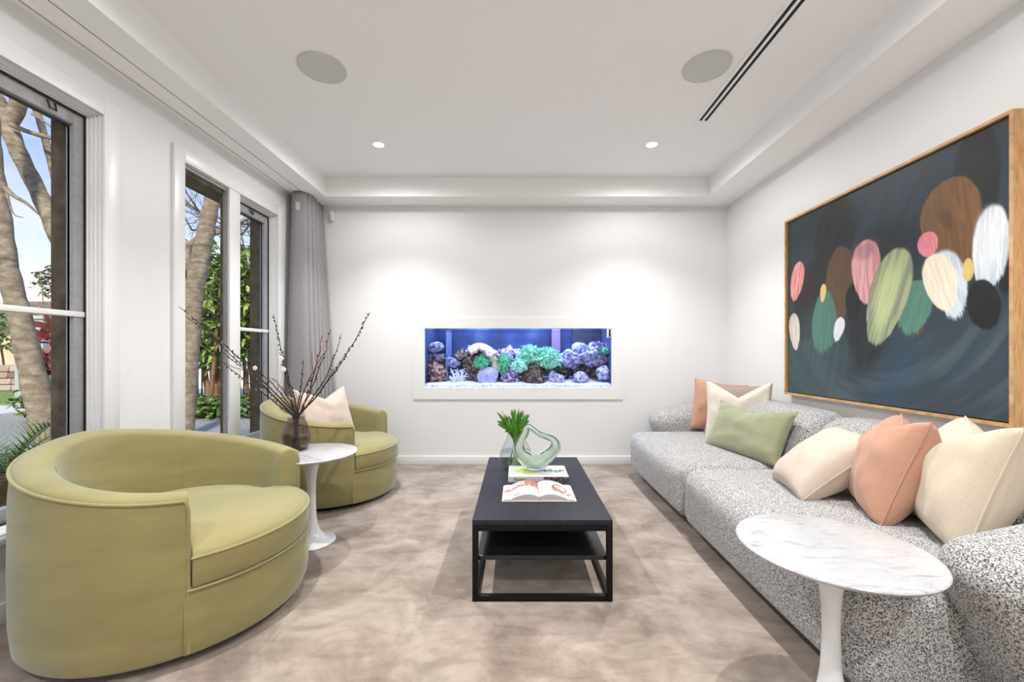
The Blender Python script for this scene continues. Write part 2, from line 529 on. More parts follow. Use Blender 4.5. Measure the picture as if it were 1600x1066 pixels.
M_grille = noisy('speaker_mesh', [(0.4, (0.56, 0.56, 0.55)), (0.6, (0.68, 0.68, 0.67))], 500, rough=0.8)
for x, y, lab in ((-1.12, 2.41, 'round white ceiling speaker on the window side'), (1.085, 2.40, 'round white ceiling speaker next to the air vent slot')):
    t = thing('ceiling_speaker', lab, 'speaker', (x, y, ZC), group='ceiling speakers')
    MB().lathe([(.124, -.001), (.130, -.001), (.130, -.009), (.127, -.012), (.124, -.010)], 48, (x, y, ZC), cap=False).build('rim', M_grille, t, smooth=True)
    MB().lathe([(.0005, -.010), (.124, -.0095), (.124, -.001), (.0005, -.001)], 48, (x, y, ZC), cap=False).build('grille', M_grille, t)

M_bulb = mat('lamp_glow', (1, 1, 1, 1), 0.5, emit=(1, 0.95, 0.88, 1), estr=22)
for j, y in enumerate((3.297, 1.45, -0.40, -2.2)):  # rearmost row is unseen, added to bring more ambient light into the room
    for x in (-1.09, 1.06):
        seen = j == 0
        t = thing('downlight', ('lit recessed downlight nearest the curtain' if x < 0 else 'lit recessed downlight nearest the air vent') if seen else
                  'lit recessed downlight out of view', 'downlight', (x, y, ZC), group='recessed downlights' if seen else 'downlights out of view')
        MB().lathe([(.040, -.002), (.050, -.002), (.052, .0), (.040, .0)], 32, (x, y, ZC), cap=False).build('trim_ring', M_ceil, t, smooth=True)
        MB().lathe([(.0005, -.0015), (.040, -.0015), (.040, .0), (.0005, .0)], 32, (x, y, ZC), cap=False).build('lens', M_bulb, t)
        for ln_, share, cone in (('lamp_beam', .80, 112), ('lamp_spill', .13, 176)):
            L = bpy.data.lights.new(ln_, 'SPOT')
            L.energy = LAMP_W * share; L.color = LAMP_COL
            L.spot_size = R(cone); L.spot_blend = 1.0 if cone < 150 else .45; L.shadow_soft_size = 0.03
            lo = bpy.data.objects.new(ln_, L); C.objects.link(lo)
            lo.parent = t; lo.location = (0, 0, -.033)

# air vent: frame plate, two black slots with a divider
t = thing('air_vent', 'long white linear air vent with two black slots', 'vent', (1.31, 2.0, ZC))
vy0, vy1 = 0.9, 2.955
b = MB()
for a, c in ((1.256, 1.279), (1.300, 1.316), (1.337, 1.366)):
    b.box(a, c, vy0, vy1, ZC - .006, ZC)
b.box(1.256, 1.366, vy1 - .0, vy1 + .018, ZC - .006, ZC); b.box(1.256, 1.366, vy0 - .02, vy0, ZC - .006, ZC)
b.build('frame', M_ceil, t)
for a, c in ((1.279, 1.300), (1.316, 1.337)):
    MB().box(a, c, vy0, vy1, ZC - .002, ZC).build('slot', M_dark, t)

t = thing('motion_sensor', 'small white motion sensor high on the far wall beside the curtain', 'sensor', (-1.83, YB, 2.43))
MB().box(-1.850, -1.808, YB - .04, YB, 2.41, 2.51).build('body', M_trim, t, bevel=.01)
MB().box(-1.844, -1.814, YB - .045, YB - .039, 2.418, 2.450).build('lens', M_grille, t, bevel=.003)

# ------------------------------------------------------------------ curtain
def curtain():
    t = thing('curtain', 'grey linen curtain gathered in the corner by the window', 'curtain', (-1.95, 3.95, 0))
    m = noisy('grey_linen', [(0.3, lin(133, 131, 134)), (0.7, lin(164, 161, 162))], 60, 4, rough=0.9, bstr=.25, bscale=600, bdist=.001, stretch=(1, 1, 6), sheen=.2)
    nt, bs = nodes(m)
    path = []
    for i in range(5): path.append((-2.03 + .128 * i / 4, 3.775 - .01 * math.sin(i)))
    nf = 6
    for i in range(nf * 14 + 1):
        s = i / (nf * 14)
        c_ = math.cos(2 * math.pi * nf * s)
        path.append((-1.945 + .045 * math.copysign(abs(c_) ** .6, c_) + .012 * math.sin(5 * s), 3.785 + .345 * s + .012 * math.sin(2 * math.pi * nf * s)))
    n = len(path); NV = 30
    def fn(u, v):
        i = min(int(round(u * (n - 1))), n - 1)
        x, y = path[i]; z = .02 + (ZS - .03) * v
        low = (1 - v)
        s = max(0, (i - 4) / (n - 5))
        dx = x + 1.93
        x = -1.93 + dx * (1 + .9 * low ** 1.2) + low * .13 * s + low * .02
        y = y + low * (.010 * math.sin(i * .9 + 3 * v)) - low * .04 * (1 - s)
        x += .012 * low * math.sin(7 * s + 5 * v)
        return (max(x, -2.06), min(y, YB - .01), z)
    o = MB().grid(fn, n, NV).build('drape', m, t, smooth=True, angle=80)
    md = o.modifiers.new('thickness', 'SOLIDIFY'); md.thickness = .003
    ml = noisy('pale_lining', [(0.3, lin(196, 204, 208)), (0.7, lin(214, 220, 222))], 30, rough=.9)
    lp = [(-2.045 + .016 * math.cos(k * 1.1), 3.79 + .03 * k) for k in range(11)]
    def fl(u, v):
        i = int(round(u * 10)); x, y = lp[i]; low = 1 - v
        return (max(-2.075, x + low * .012 * math.sin(i * 1.7)), y - low * .05, .02 + (ZS - .05) * v)
    o = MB().grid(fl, 11, 20).build('lining', ml, t, smooth=True, angle=80)
    o.modifiers.new('thickness', 'SOLIDIFY').thickness = .002
    MB().box(-1.985, -1.945, 3.755, 3.7575, 2.39, 2.46).build('fabric_label', mat('label_white', lin(200, 202, 208), .8), t)
    for k in range(nf):
        MB().box(-1.932, -1.918, 3.80 + k * .049, 3.806 + k * .049, ZS - .03, ZS - .002).build('glider', M_trim, t)
curtain()

# ------------------------------------------------------------------ aquarium (built into the far wall)
Y0 = YB + .10
aq = thing('aquarium', 'wall-mounted reef aquarium in a flush white panel', 'aquarium', (0, YB, AQ[2]))
px0, px1, pz0, pz1 = (647 - VPX) * YB / FPX, (973 - VPX) * YB / FPX, CAM_H - (624 - VPY) * YB / FPX, CAM_H - (497 - VPY) * YB / FPX
b = MB(); y1, y0 = YB - .0005, YB - .012
b.box(px0, AQ[0], y0, y1, pz0, pz1); b.box(AQ[1], px1, y0, y1, pz0, pz1); b.box(AQ[0], AQ[1], y0, y1, pz0, AQ[2]); b.box(AQ[0], AQ[1], y0, y1, AQ[3], pz1)
b.build('surround', M_wall, aq)
M_tank_back = noisy('tank_back_blue', [(0.3, lin(16, 30, 74)), (0.5, lin(32, 54, 110)), (0.7, lin(74, 100, 152))], 3.5, 3, rough=.5)
M_tank_side = mat('tank_black', lin(30, 32, 60), .4)
TY1 = YB + .56
MB().box(AQ[0] - .02, AQ[1] + .02, TY1, TY1 + .02, AQ[2] - .05, AQ[3] + .25).build('back_pane', M_tank_back, aq)
MB().box(AQ[0] - .04, AQ[0] - .005, YB + .031, TY1 + .02, AQ[2] - .05, AQ[3] + .25).build('side_pane', mat('tank_side', lin(70, 84, 130), .3), aq)
MB().box(AQ[1] + .005, AQ[1] + .04, YB + .031, TY1 + .02, AQ[2] - .05, AQ[3] + .25).build('side_pane', mat('tank_side', lin(70, 84, 130), .3), aq)
MB().box(AQ[0] - .04, AQ[1] + .04, YB + .031, TY1 + .02, AQ[2] - .09, AQ[2] - .05).build('base', M_tank_side, aq)
MB().box(AQ[0] - .04, AQ[1] + .04, YB + .031, TY1 + .02, AQ[3] + .25, AQ[3] + .27).build('hood', M_trim, aq)
MB().box(AQ[0] + .001, AQ[1] - .001, YB + .020, YB + .028, AQ[2], AQ[3]).build('front_glass', thin_glass('tank_glass', (.93, .96, 1, 1), 1.18), aq)
MB().box(.62, AQ[1] + .005, TY1 - .03, TY1, AQ[2] - .05, AQ[3] + .05).build('dark_panel', mat('tank_dark', lin(52, 50, 78), .5), aq)
MB().box(.385, .475, TY1 - .10, TY1 - .02, AQ[2] - .05, AQ[3] + .02).build('return_column', mat('tank_mauve', lin(140, 112, 165), .5), aq)
MB().box(-.745, -.735, YB + .22, TY1, AQ[2] - .03, AQ[3] - .02).build('overflow_wall', mat('tank_clear_ribs', lin(120, 138, 190), .25), aq)
MB().box(AQ[0], AQ[1], YB + .031, TY1, AQ[3] - .020, AQ[3] - .012).build('water_surface', thin_glass('water_film', (.88, .94, 1, 1), 1.33, .05), aq)
# sand bed
def sandf(u, v):
    x = AQ[0] - .002 + u * (AQ[1] - AQ[0] + .004); y = YB + .034 + v * (TY1 - YB - .034)
    return (x, y, AQ[2] + .028 + .055 * v + .012 * fbm((x, y, 0), 5))
b = MB().grid(sandf, 90, 16)
def sandfront(u, v):
    p = sandf(u, 0); return (p[0], p[1], AQ[2] - .001 + v * (p[2] - AQ[2] + .001))
b.grid(sandfront, 90, 4)
tag(b.build('sand_bed', noisy('aragonite_sand', [(0.35, lin(186, 190, 215)), (0.55, lin(240, 242, 252))], 60, rough=.9, bstr=.4, bscale=200), smooth=True, weld=True),
    'white sand bed along the aquarium floor', 'sand', kind='stuff')
L = bpy.data.lights.new('tank_light', 'AREA'); L.shape = 'RECTANGLE'; L.size = 1.75; L.size_y = .30
L.energy = TANK_W; L.color = (.78, .86, 1.0)
lo = bpy.data.objects.new('tank_light', L); C.objects.link(lo); lo.parent = aq; lo.location = (0.0, .30, AQ[3] + .22 - AQ[2])
# magnet cleaner
t = thing('glass_cleaner', 'small white magnetic cleaner in the upper right aquarium corner', 'cleaner', (.915, YB + .02, 1.27))
MB().box(.892, .938, YB - .012, YB + .019, 1.258, 1.352).build('body', M_trim, t, bevel=.006)
MB().box(.906, .926, YB - .018, YB - .012, 1.268, 1.345).build('pad', mat('navy_pad', lin(28, 26, 60), .4), t, bevel=.006)

def rockm(name, a, b_, c_, sc=30):
    return noisy(name, [(0.32, a), (0.48, b_), (0.62, c_)], sc, 5, rough=.9, bstr=.8, bdist=.01, bscale=70)
M_rk_dark = rockm('live_rock_dark', lin(28, 24, 26), lin(72, 60, 56), lin(150, 132, 120))
M_rk_pur = rockm('live_rock_purple', lin(36, 28, 60), lin(120, 96, 150), lin(205, 190, 232))
M_rk_pale = rockm('live_rock_pale', lin(60, 58, 92), lin(150, 148, 204), lin(226, 224, 250))
M_rk_brown = rockm('live_rock_brown', lin(46, 36, 26), lin(110, 84, 74), lin(200, 170, 168))

def blobmesh(c, r, amp=.35, fq=9.0, sub=4, seed=0.0, rid=False):
    bm = bmesh.new(); bmesh.ops.create_icosphere(bm, subdivisions=sub, radius=1)
    out = MB()
    vs_ = []
    for v in bm.verts:
        p = v.co.copy()
        q = Vector((p.x * r[0], p.y * r[1], p.z * r[2]))
        nn = mnoise.fractal(q * fq + Vector((seed, seed * 2, 0)), 1.0, 2.0, 4)
        if rid: nn = abs(nn) * 1.6 - .35
        q = q * (1 + amp * nn)
        vs_.append(Vector(c) + q)
    fs = [tuple(v.index for v in f.verts) for f in bm.faces]
    bm.free()
    out.add(vs_, fs)
    return out

SC = YB / FPX
def aqp(px, py, dy): return at(px, py, YB + dy)
def rock(px, py, w, h, dy, m, lab, seed, amp=.4, cat='rock', name='reef_rock', dep=None, group='reef rocks'):
    c = aqp(px, py, dy); s = (YB + dy) / FPX
    r = (w / 2 * s, (dep or min(w, h) / 2 * s * 1.1), h / 2 * s)
    r = (r[0], min(r[1], .16), r[2])
    o = blobmesh(c, r, amp, 12, 4, seed).build(name, m, smooth=True, angle=60)
    return tag(o, lab, cat, group)
rock(684, 560, 40, 14, .30, M_rk_pur, 'flat purple rock ledge at the left end of the aquarium', 1)
rock(682, 583, 34, 34, .26, M_rk_brown, 'brown and pink rock below the ledge at the left end of the aquarium', 2)
rock(708, 567, 28, 14, .32, M_rk_pale, 'pale rock bridge above the white branching coral', 3)
rock(745, 575, 46, 52, .34, M_rk_dark, 'dark rock under the cream leather coral', 4, .3)
rock(793, 565, 34, 44, .34, M_rk_pur, 'purple rock left of the green anemone mass', 5)
rock(799, 588, 30, 30, .24, M_rk_pur, 'small purple rock on the sand right of the plate coral', 6)
rock(833, 588, 34, 34, .24, M_rk_dark, 'dark knobbly rock under the green anemones', 7)
rock(846, 568, 60, 30, .38, M_rk_brown, 'rock shelf carrying the green anemones', 8, .3)
rock(868, 592, 26, 22, .22, M_rk_pale, 'small lilac rock on the sand in the right half of the aquarium', 9)
rock(893, 562, 44, 26, .30, M_rk_pale, 'flat lilac rock shelf in the right half of the aquarium', 10)
rock(925, 556, 52, 36, .32, M_rk_pale, 'large lilac rock heap at the right end of the aquarium', 11, .5)
rock(940, 590, 60, 34, .42, M_rk_dark, 'dark rock at the back of the right end of the aquarium', 12, .25)
rock(907, 592, 22, 20, .20, M_rk_pale, 'round lilac rock on the sand near the right ball coral', 13)
rock(944, 546, 26, 20, .30, M_rk_pur, 'arched violet rock near the magnetic cleaner', 14)
rock(681, 542, 22, 16, .22, M_rk_pale, 'small pale rock hanging in the left corner of the aquarium', 15)
rock(944, 583, 26, 24, .18, M_rk_pale, 'ridged lilac ball coral at the right end of the aquarium', 16, .18, 'coral', 'ball_coral', group='corals')

rock(722, 560, 30, 26, .40, M_rk_dark, 'dark rock behind the pale bridge in the left half of the aquarium', 17)
rock(770, 590, 40, 26, .42, M_rk_dark, 'dark rock behind the plate coral', 18)
rock(812, 556, 26, 22, .36, M_rk_pale, 'pale rock poking out between the green anemones', 19)
rock(878, 575, 30, 34, .40, M_rk_dark, 'dark rock under the flat lilac shelf', 20)
rock(905, 548, 26, 22, .36, M_rk_pale, 'pale lilac rock on top of the right shelf', 27, .5)
rock(915, 580, 36, 18, .34, M_rk_dark, 'dark overhanging rock above the round lilac rock', 28, .3)
# white branching coral
random.seed(11)
b = MB()
base_c = aqp(716, 601, .22)
for k in range(34):
    fx, fy, fz = random.uniform(-1, 1), random.uniform(-1, 1), random.uniform(.35, 1)
    tip = base_c + Vector((fx * .10, fy * .045, fz * .17 * (1 - .35 * fx * fx)))
    root = base_c + Vector((fx * .05, fy * .02, -.01))
    mid = root.lerp(tip, .5) + Vector((random.uniform(-.02, .02), 0, random.uniform(-.01, .01)))
    b.tube([root, mid, tip], [.006, .0055, .0045], 6); b.blob(tip, .005, 6, 4)
    for _ in range(2):
        st_ = mid.lerp(tip, random.random()); en = st_ + Vector((random.uniform(-.04, .04), random.uniform(-.02, .02), random.uniform(.005, .03)))
        b.tube([st_, en], [.0048, .004], 6); b.blob(en, .0045, 6, 4)
tag(b.build('branching_coral', mat('coral_white', lin(232, 234, 250), .7), smooth=True, angle=70), 'white branching staghorn coral in the left half of the aquarium', 'coral', 'corals')

# leather coral: cap with a rolled rim on a thick stalk
t = thing('leather_coral', 'large cream leather coral with a rolled rim in the aquarium', 'coral', aqp(770, 575, .26), group='corals')
M_lea = noisy('leather_coral_skin', [(0.3, lin(205, 178, 150)), (0.7, lin(238, 220, 205))], 20, rough=.8, sheen=.3)
cc = aqp(753, 549, .26)
def capf(u, v):
    a = 2 * math.pi * u; r = v
    wob = 1 + .12 * math.sin(3 * a + 1) + .07 * math.sin(7 * a) * r
    x = .155 * r * wob * math.cos(a); y = .10 * r * wob * math.sin(a)
    z = .085 * (1 - r ** 2.2) - .03 * (x / .155) - (.03 * math.sin(5 * a) * r ** 3)
    return cc + Vector((x, y, z))
def capf2(u, v):
    p = capf(u, v); return p - Vector((0, 0, .02 + .03 * (1 - v)))
MB().grid(capf, 48, 12, True).grid(capf2, 48, 12, True).build('cap', M_lea, t, smooth=True, angle=80)
rim = [capf(k / 60, 1.0) + Vector((0, 0, -.008 + .008 * math.sin(k * 1.9))) for k in range(60)]
MB().tube(rim, [.016 + .005 * math.sin(k * 2.3) for k in range(60)], 8, closed=True).build('rim', noisy('leather_rim', [(0.3, lin(200, 160, 170)), (0.7, lin(245, 235, 240))], 60, rough=.8), t, smooth=True)
st = [aqp(755, 551, .27), aqp(766, 556, .26), aqp(773, 566, .25), aqp(775, 580, .25)]
MB().tube(st, [.06, .055, .045, .05], 16).build('stalk', M_lea, t, smooth=True)

# plate coral
t = thing('plate_coral', 'round lilac plate coral leaning on the aquarium sand', 'coral', aqp(762, 602, .16), group='corals')
pc = aqp(762, 587, .16)
def platef(u, v):
    a = 2 * math.pi * u
    rr = .108 * v * (1 + .04 * math.sin(4 * a))
    q = Vector((rr * math.cos(a), -.035 * (1 - v * v) + .004 * math.sin(26 * a) * v, rr * math.sin(a) * .92))
    return pc + Matrix.Rotation(R(-22), 3, 'X') @ q
def platef2(u, v):
    return Vector(platef(u, v)) + Vector((0, .018, 0))
MB().grid(platef, 90, 12, True).grid(platef2, 90, 12, True).build('disc', noisy('plate_coral_skin', [(0.3, lin(150, 146, 205)), (0.7, lin(196, 190, 235))], 40, rough=.8), t, smooth=True, angle=80)
MB().blob(pc + Vector((.0, -.034, -.004)), (.012, .008, .008)).build('mouth', mat('plate_mouth', lin(100, 92, 160), .8), t, smooth=True)

# anemones: clumps with many tentacles
M_ane = noisy('anemone_green', [(0.3, lin(86, 196, 160)), (0.5, lin(150, 226, 200)), (0.7, lin(226, 246, 238))], 25, rough=.7)
M_ane2 = noisy('anemone_vivid', [(0.35, lin(40, 160, 110)), (0.65, lin(130, 226, 186))], 25, rough=.7)
def anemone(px, py, w, h, dy, n, m, lab, seed, ln=.05):
    random.seed(seed)
    s = (YB + dy) / FPX
    c = aqp(px, py, dy); rx, rz = w / 2 * s, h / 2 * s
    t = thing('anemone', lab, 'anemone', c - Vector((0, 0, rz)), group='green anemones')
    b = MB()
    for k in range(n):
        a = random.uniform(0, 2 * math.pi); e_ = math.asin(random.uniform(-.5, 1))
        d = Vector((math.cos(a) * math.cos(e_), -abs(math.sin(a)) * math.cos(e_), math.sin(e_)))
        p = c + Vector((d.x * rx * .75, d.y * .07, d.z * rz * .7))
        q = p + Vector((d.x, d.y * .8, d.z)).normalized() * ln * random.uniform(.6, 1.2) + Vector((random.uniform(-.02, .02), 0, -.01 * random.random()))
        mid = (p + q) / 2 + Vector((random.uniform(-.012, .012), 0, .014))
        b.tube([p, mid, q], [.0048, .004, .0028], 5)
    b.build('tentacle', m, t, smooth=True)['kind'] = 'stuff'
    blobmesh(c, (rx * .85, .07, rz * .8), .2, 12, 3, seed).build('body', m, t, smooth=True)
anemone(752, 566, 24, 28, .22, 90, M_ane2, 'vivid green anemone below the leather coral', 21, .03)
anemone(829, 557, 40, 34, .24, 200, M_ane, 'tall green anemone left in the middle of the aquarium', 22)
anemone(856, 562, 40, 38, .22, 220, M_ane, 'wide pale green anemone right in the middle of the aquarium', 23)
anemone(788, 572, 22, 40, .24, 110, M_ane2, 'green anemone between the plate coral and the purple rock', 24, .04)
anemone(812, 572, 24, 26, .18, 100, M_ane, 'small pale green anemone low in the middle of the aquarium', 25, .035)
anemone(946, 549, 14, 12, .18, 40, M_ane2, 'tiny green anemone on the rock at the right end', 26, .02)

# ------------------------------------------------------------------ armchairs
def armchair(name, lab, loc, rz=0.0):
    RR = .494; TH0 = R(51.0); TK = .085
    t = thing(name, lab, 'armchair', loc, rz, 'green velvet tub armchairs')
    ZB = .035
    def sfun(th):   # 0 at arm end, 1 at back
        a = (abs(th) - TH0) / (math.pi - TH0)
        return max(0, min(1, a))
    def hgt(th):
        s = sfun(th); s = s * s * (3 - 2 * s) * .6 + s * .4
        return .607 + .152 * s
    def prof(th):
        h = hgt(th); s = sfun(th); tk = TK + .025 * math.sin(math.pi * min(1, s * 1.2) / 2)
        P = [(RR - .022, ZB), (RR - .010, ZB + .02), (RR - .002, .14), (RR, .30), (RR - .002, h - .12), (RR - .006, h - .05), (RR - .010, h - .030)]
        cx = RR - .010 - tk / 2; cz = h - .030
        for k in range(1, 10):
            a = math.pi * k / 10
            P.append((cx + tk / 2 * math.cos(a), cz + .030 * math.sin(a)))
        P += [(RR - .010 - tk, h - .030), (RR - .014 - tk, h - .08), (RR - .022 - tk, h - .18), (RR - .030 - tk, .36), (RR - .032 - tk, ZB)]
        return P
    NT = 96
    P0 = [prof(TH0 + (2 * math.pi - 2 * TH0) * k / (NT - 1) if True else 0) for k in range(NT)]
    ths = [TH0 + (2 * math.pi - 2 * TH0) * k / (NT - 1) for k in range(NT)]
    P0 = [prof(th if th <= math.pi else th - 2 * math.pi) for th in ths]
    np_ = len(P0[0])
    b = MB()
    # rounded arm ends: squeeze the profile at the last centimetres
    rows = []
    def ring(th, P, sq):
        cx = sum(p[0] for p in P) / len(P)
        hm = max(p[1] for p in P)
        out = []
        for (r, z) in P:
            r2 = cx + (r - cx) * (1 - .22 * sq)
            z2 = z - (.014 * sq if z > hm - .1 else 0)
            out.append((r2 * math.cos(th), r2 * math.sin(th), z2))
        return out
    dth = .030
    rows.append(ring(TH0 - dth, P0[0], 1.0)); rows.append(ring(TH0 - dth * .85, P0[0], .45)); rows.append(ring(TH0 - dth * .45, P0[0], .1))
    for k in range(NT): rows.append(ring(ths[k], P0[k], 0))
    rows.append(ring(-TH0 + dth * .45, P0[-1], .1)); rows.append(ring(-TH0 + dth * .85, P0[-1], .45)); rows.append(ring(-TH0 + dth, P0[-1], 1.0))
    for r_ in rows: b.v += r_
    for k in range(len(rows) - 1):
        for q in range(np_ - 1):
            b.f.append((k * np_ + q, (k + 1) * np_ + q, (k + 1) * np_ + q + 1, k * np_ + q + 1))
    b.f.append(tuple(range(np_))); b.f.append(tuple((len(rows) - 1) * np_ + q for q in reversed(range(np_))))
    sh = b.build('tub_shell', M_chair, t, local=True, smooth=True, angle=62)
    # piping round the outer rim and down the arm fronts
    def rimpt(th):
        h = hgt(th if th <= math.pi else th - 2 * math.pi)
        r = RR - .006
        return (r * math.cos(th), r * math.sin(th), h - .024)
    pts = []
    e0 = TH0 - dth * .9
    for z in (.045, .2, .4, .5, .545): pts.append(((RR - .006) * math.cos(e0), (RR - .006) * math.sin(e0), z))
    pts.append(((RR - .008) * math.cos(e0 + .008), (RR - .008) * math.sin(e0 + .008), .568))
    pts += [rimpt(th) for th in ths]
    e1 = 2 * math.pi - e0
    pts.append(((RR - .008) * math.cos(e1 - .008), (RR - .008) * math.sin(e1 - .008), .568))
    for z in (.545, .5, .4, .2, .045): pts.append(((RR - .006) * math.cos(e1), (RR - .006) * math.sin(e1), z))
    MB().tube(pts, .0055, 8).build('rim_piping', M_pipe_chair, t, local=True, smooth=True)
    for sgn in (1, -1):
        th = sgn * R(128)
        PP = prof(th)
        MB().tube([(r * math.cos(th), r * math.sin(th), z) for (r, z) in [(PP[k][0] + (0.0 if k < 16 else -.001), PP[k][1] + .0005) for k in range(15, 20)]], .0022, 6).build('back_seam', M_pipe_chair, t, local=True, smooth=True)
    # front apron following the circle
    def apron(u, v):
        th = -TH0 + 2 * TH0 * u
        r = RR - .004 - .012 * (1 - min(1, v * 6)) + .006 * math.sin(math.pi * v)
        return (r * math.cos(th), r * math.sin(th), ZB + (.272 - ZB) * v)
    b = MB().grid(apron, 40, 8)
    def apron_in(u, v):
        p = apron(u, 1); k = 1 - .25 * v
        return (p[0] * k, p[1] * k, p[2])
    b.grid(apron_in, 40, 2)
    def apron_bot(u, v):
        p = apron(u, 0); k = 1 - .25 * v
        return (p[0] * k, p[1] * k, p[2])
    b.grid(apron_bot, 40, 2)
    b.build('front_apron', M_chair, t, local=True, smooth=True, weld=True, angle=60)
    # seat cushion
    def rad(th):
        a = abs(th)
        if a < TH0 - .035: return RR + .004
        if a < TH0 - .015: return RR - .03
        return RR - TK - .020
    NS = 120
    b = MB(); rings = []
    prof_c = [(0.90, .262), (0.985, .270), (1.0, .285), (1.004, .33), (1.0, .370), (.988, .386), (.955, .402), (.88, .418), (.75, .432), (.55, .441), (.3, .446), (.02, .448)]
    for (k, z) in prof_c:
        for q in range(NS):
            th = -math.pi + 2 * math.pi * q / NS
            r = rad(th) * k
            b.v.append((r * math.cos(th), r * math.sin(th), z))
    for k in range(len(prof_c) - 1):
        for q in range(NS):
            b.f.append((k * NS + q, k * NS + (q + 1) % NS, (k + 1) * NS + (q + 1) % NS, (k + 1) * NS + q))
    b.f.append(tuple((len(prof_c) - 1) * NS + q for q in range(NS)))
    cu = b.build('seat_cushion', M_chair, t, local=True, smooth=True, angle=60)
    MB().tube([((RR + .002) * math.cos(a), (RR + .002) * math.sin(a), .379) for a in [-TH0 + .04 + (2 * TH0 - .08) * k / 40 for k in range(41)]], .0055, 8).build('cushion_piping', M_pipe_chair, cu, local=True, smooth=True)
    MB().tube([((RR + .002) * math.cos(a), (RR + .002) * math.sin(a), .268) for a in [-TH0 + .02 + (2 * TH0 - .04) * k / 40 for k in range(41)]], .0050, 8).build('apron_piping', M_pipe_chair, t, local=True, smooth=True)
    MB().lathe([(.40, 0), (.42, .004), (.42, .040), (.38, .040)], 48).build('plinth', M_bmetal, t, local=True, smooth=True)
    return t
armchair('armchair', 'green velvet tub armchair in the near left corner', (-1.472, 1.845, 0))
armchair('armchair', 'green velvet tub armchair by the curtain with a blush cushion in it', (-1.470, 3.335, 0))

# ------------------------------------------------------------------ tulip side tables
def side_table(lab, x, y):
    t = thing('side_table', lab, 'side table', (x, y, 0), group='white marble pedestal side tables')
    MB().lathe([(.0005, .500), (.20, .500), (.235, .504), (.250, .512), (.255, .519), (.253, .523), (.248, .5245), (.0005, .5245)], 72, cap=False).build('top', M_marble, t, local=True, smooth=True, angle=50)
    prof = [(.130, 0), (.134, .003), (.132, .008), (.120, .014), (.096, .022), (.072, .035), (.052, .058), (.036, .095), (.028, .15), (.0245, .22), (.0235, .28), (.0255, .34), (.030, .39), (.039, .435), (.052, .470), (.068, .494), (.075, .501)]
    MB().lathe(prof, 48).build('pedestal', M_tulip_base, t, local=True, smooth=True, angle=60)
    return t
side_table('white marble pedestal table between the two green armchairs', -1.205, 2.455)
side_table('white marble pedestal table in front of the sofa', .945, 1.262)

# ------------------------------------------------------------------ coffee table
tx0, tx1, ty0, ty1 = -.199, .424, 1.857, 2.985
ct = thing('coffee_table', 'black low coffee table with an open steel frame and shelf', 'coffee table', ((tx0 + tx1) / 2, (ty0 + ty1) / 2, 0))
MB().box(tx0, tx1, ty0, ty1, .340, .364).build('top', M_bwood, ct, bevel=.002)
bw = .026
for x in (tx0, tx1 - bw):
    for y in (ty0, ty1 - bw):
        MB().box(x, x + bw, y, y + bw, 0, .340).build('leg', M_bmetal, ct, bevel=.002)
for x in (tx0, tx1 - bw):
    for z in (0, .313):
        MB().box(x + .001, x + bw - .001, ty0 + bw, ty1 - bw, z, z + .0265).build('side_rail', M_bmetal, ct, bevel=.002)
for y in (ty0, ty1 - bw):
    for z in (0, .313):
        MB().box(tx0 + bw, tx1 - bw, y + .001, y + bw - .001, z, z + .0265).build('end_rail', M_bmetal, ct, bevel=.002)
MB().box(tx0 + .020, tx1 - .020, ty0 + .02, ty1 - .02, .176, .196).build('shelf', mat('shelf_black_gloss', (.010, .012, .013, 1), .22), ct, bevel=.002)

# ------------------------------------------------------------------ sofa
def softbox(x0, x1, y0, y1, z0, z1, r, sub=14, bulge=(0, 0, 0), shear=None):
    """rounded upholstered block: superellipsoid-like rounding of radius r with slightly swollen faces"""
    bm = bmesh.new(); bmesh.ops.create_cube(bm, size=2)
    bmesh.ops.subdivide_edges(bm, edges=bm.edges, cuts=sub, use_grid_fill=True)
    hx, hy, hz = (x1 - x0) / 2, (y1 - y0) / 2, (z1 - z0) / 2
    rr = r if isinstance(r, (tuple, list)) else (r, r, r)
    out = []
    for v in bm.verts:
        # concentrate vertices near the edges
        u = [math.copysign(1 - (1 - abs(c)) ** 1.35, c) for c in v.co]
        p = Vector((u[0] * hx, u[1] * hy, u[2] * hz))
        r0 = rr[0]
        core = Vector((max(-hx + r0, min(hx - r0, p.x)), max(-hy + r0, min(hy - r0, p.y)), max(-hz + r0, min(hz - r0, p.z))))
        d = p - core
        if d.length > 1e-9:
            p = core + d.normalized() * r0 if d.length > 0 else p
        f = [(1 - u[1] ** 2) * (1 - u[2] ** 2), (1 - u[0] ** 2) * (1 - u[2] ** 2), (1 - u[0] ** 2) * (1 - u[1] ** 2)]
        for k in range(3):
            if abs(v.co[k]) > .98: p[k] += math.copysign(bulge[k] * f[k], v.co[k])
        q = p + Vector(((x0 + x1) / 2, (y0 + y1) / 2, (z0 + z1) / 2))
        if shear: q = shear(q)
        out.append(q)
    fs = [tuple(v.index for v in f.verts) for f in bm.faces]
    bm.free()
    return MB().add(out, fs)

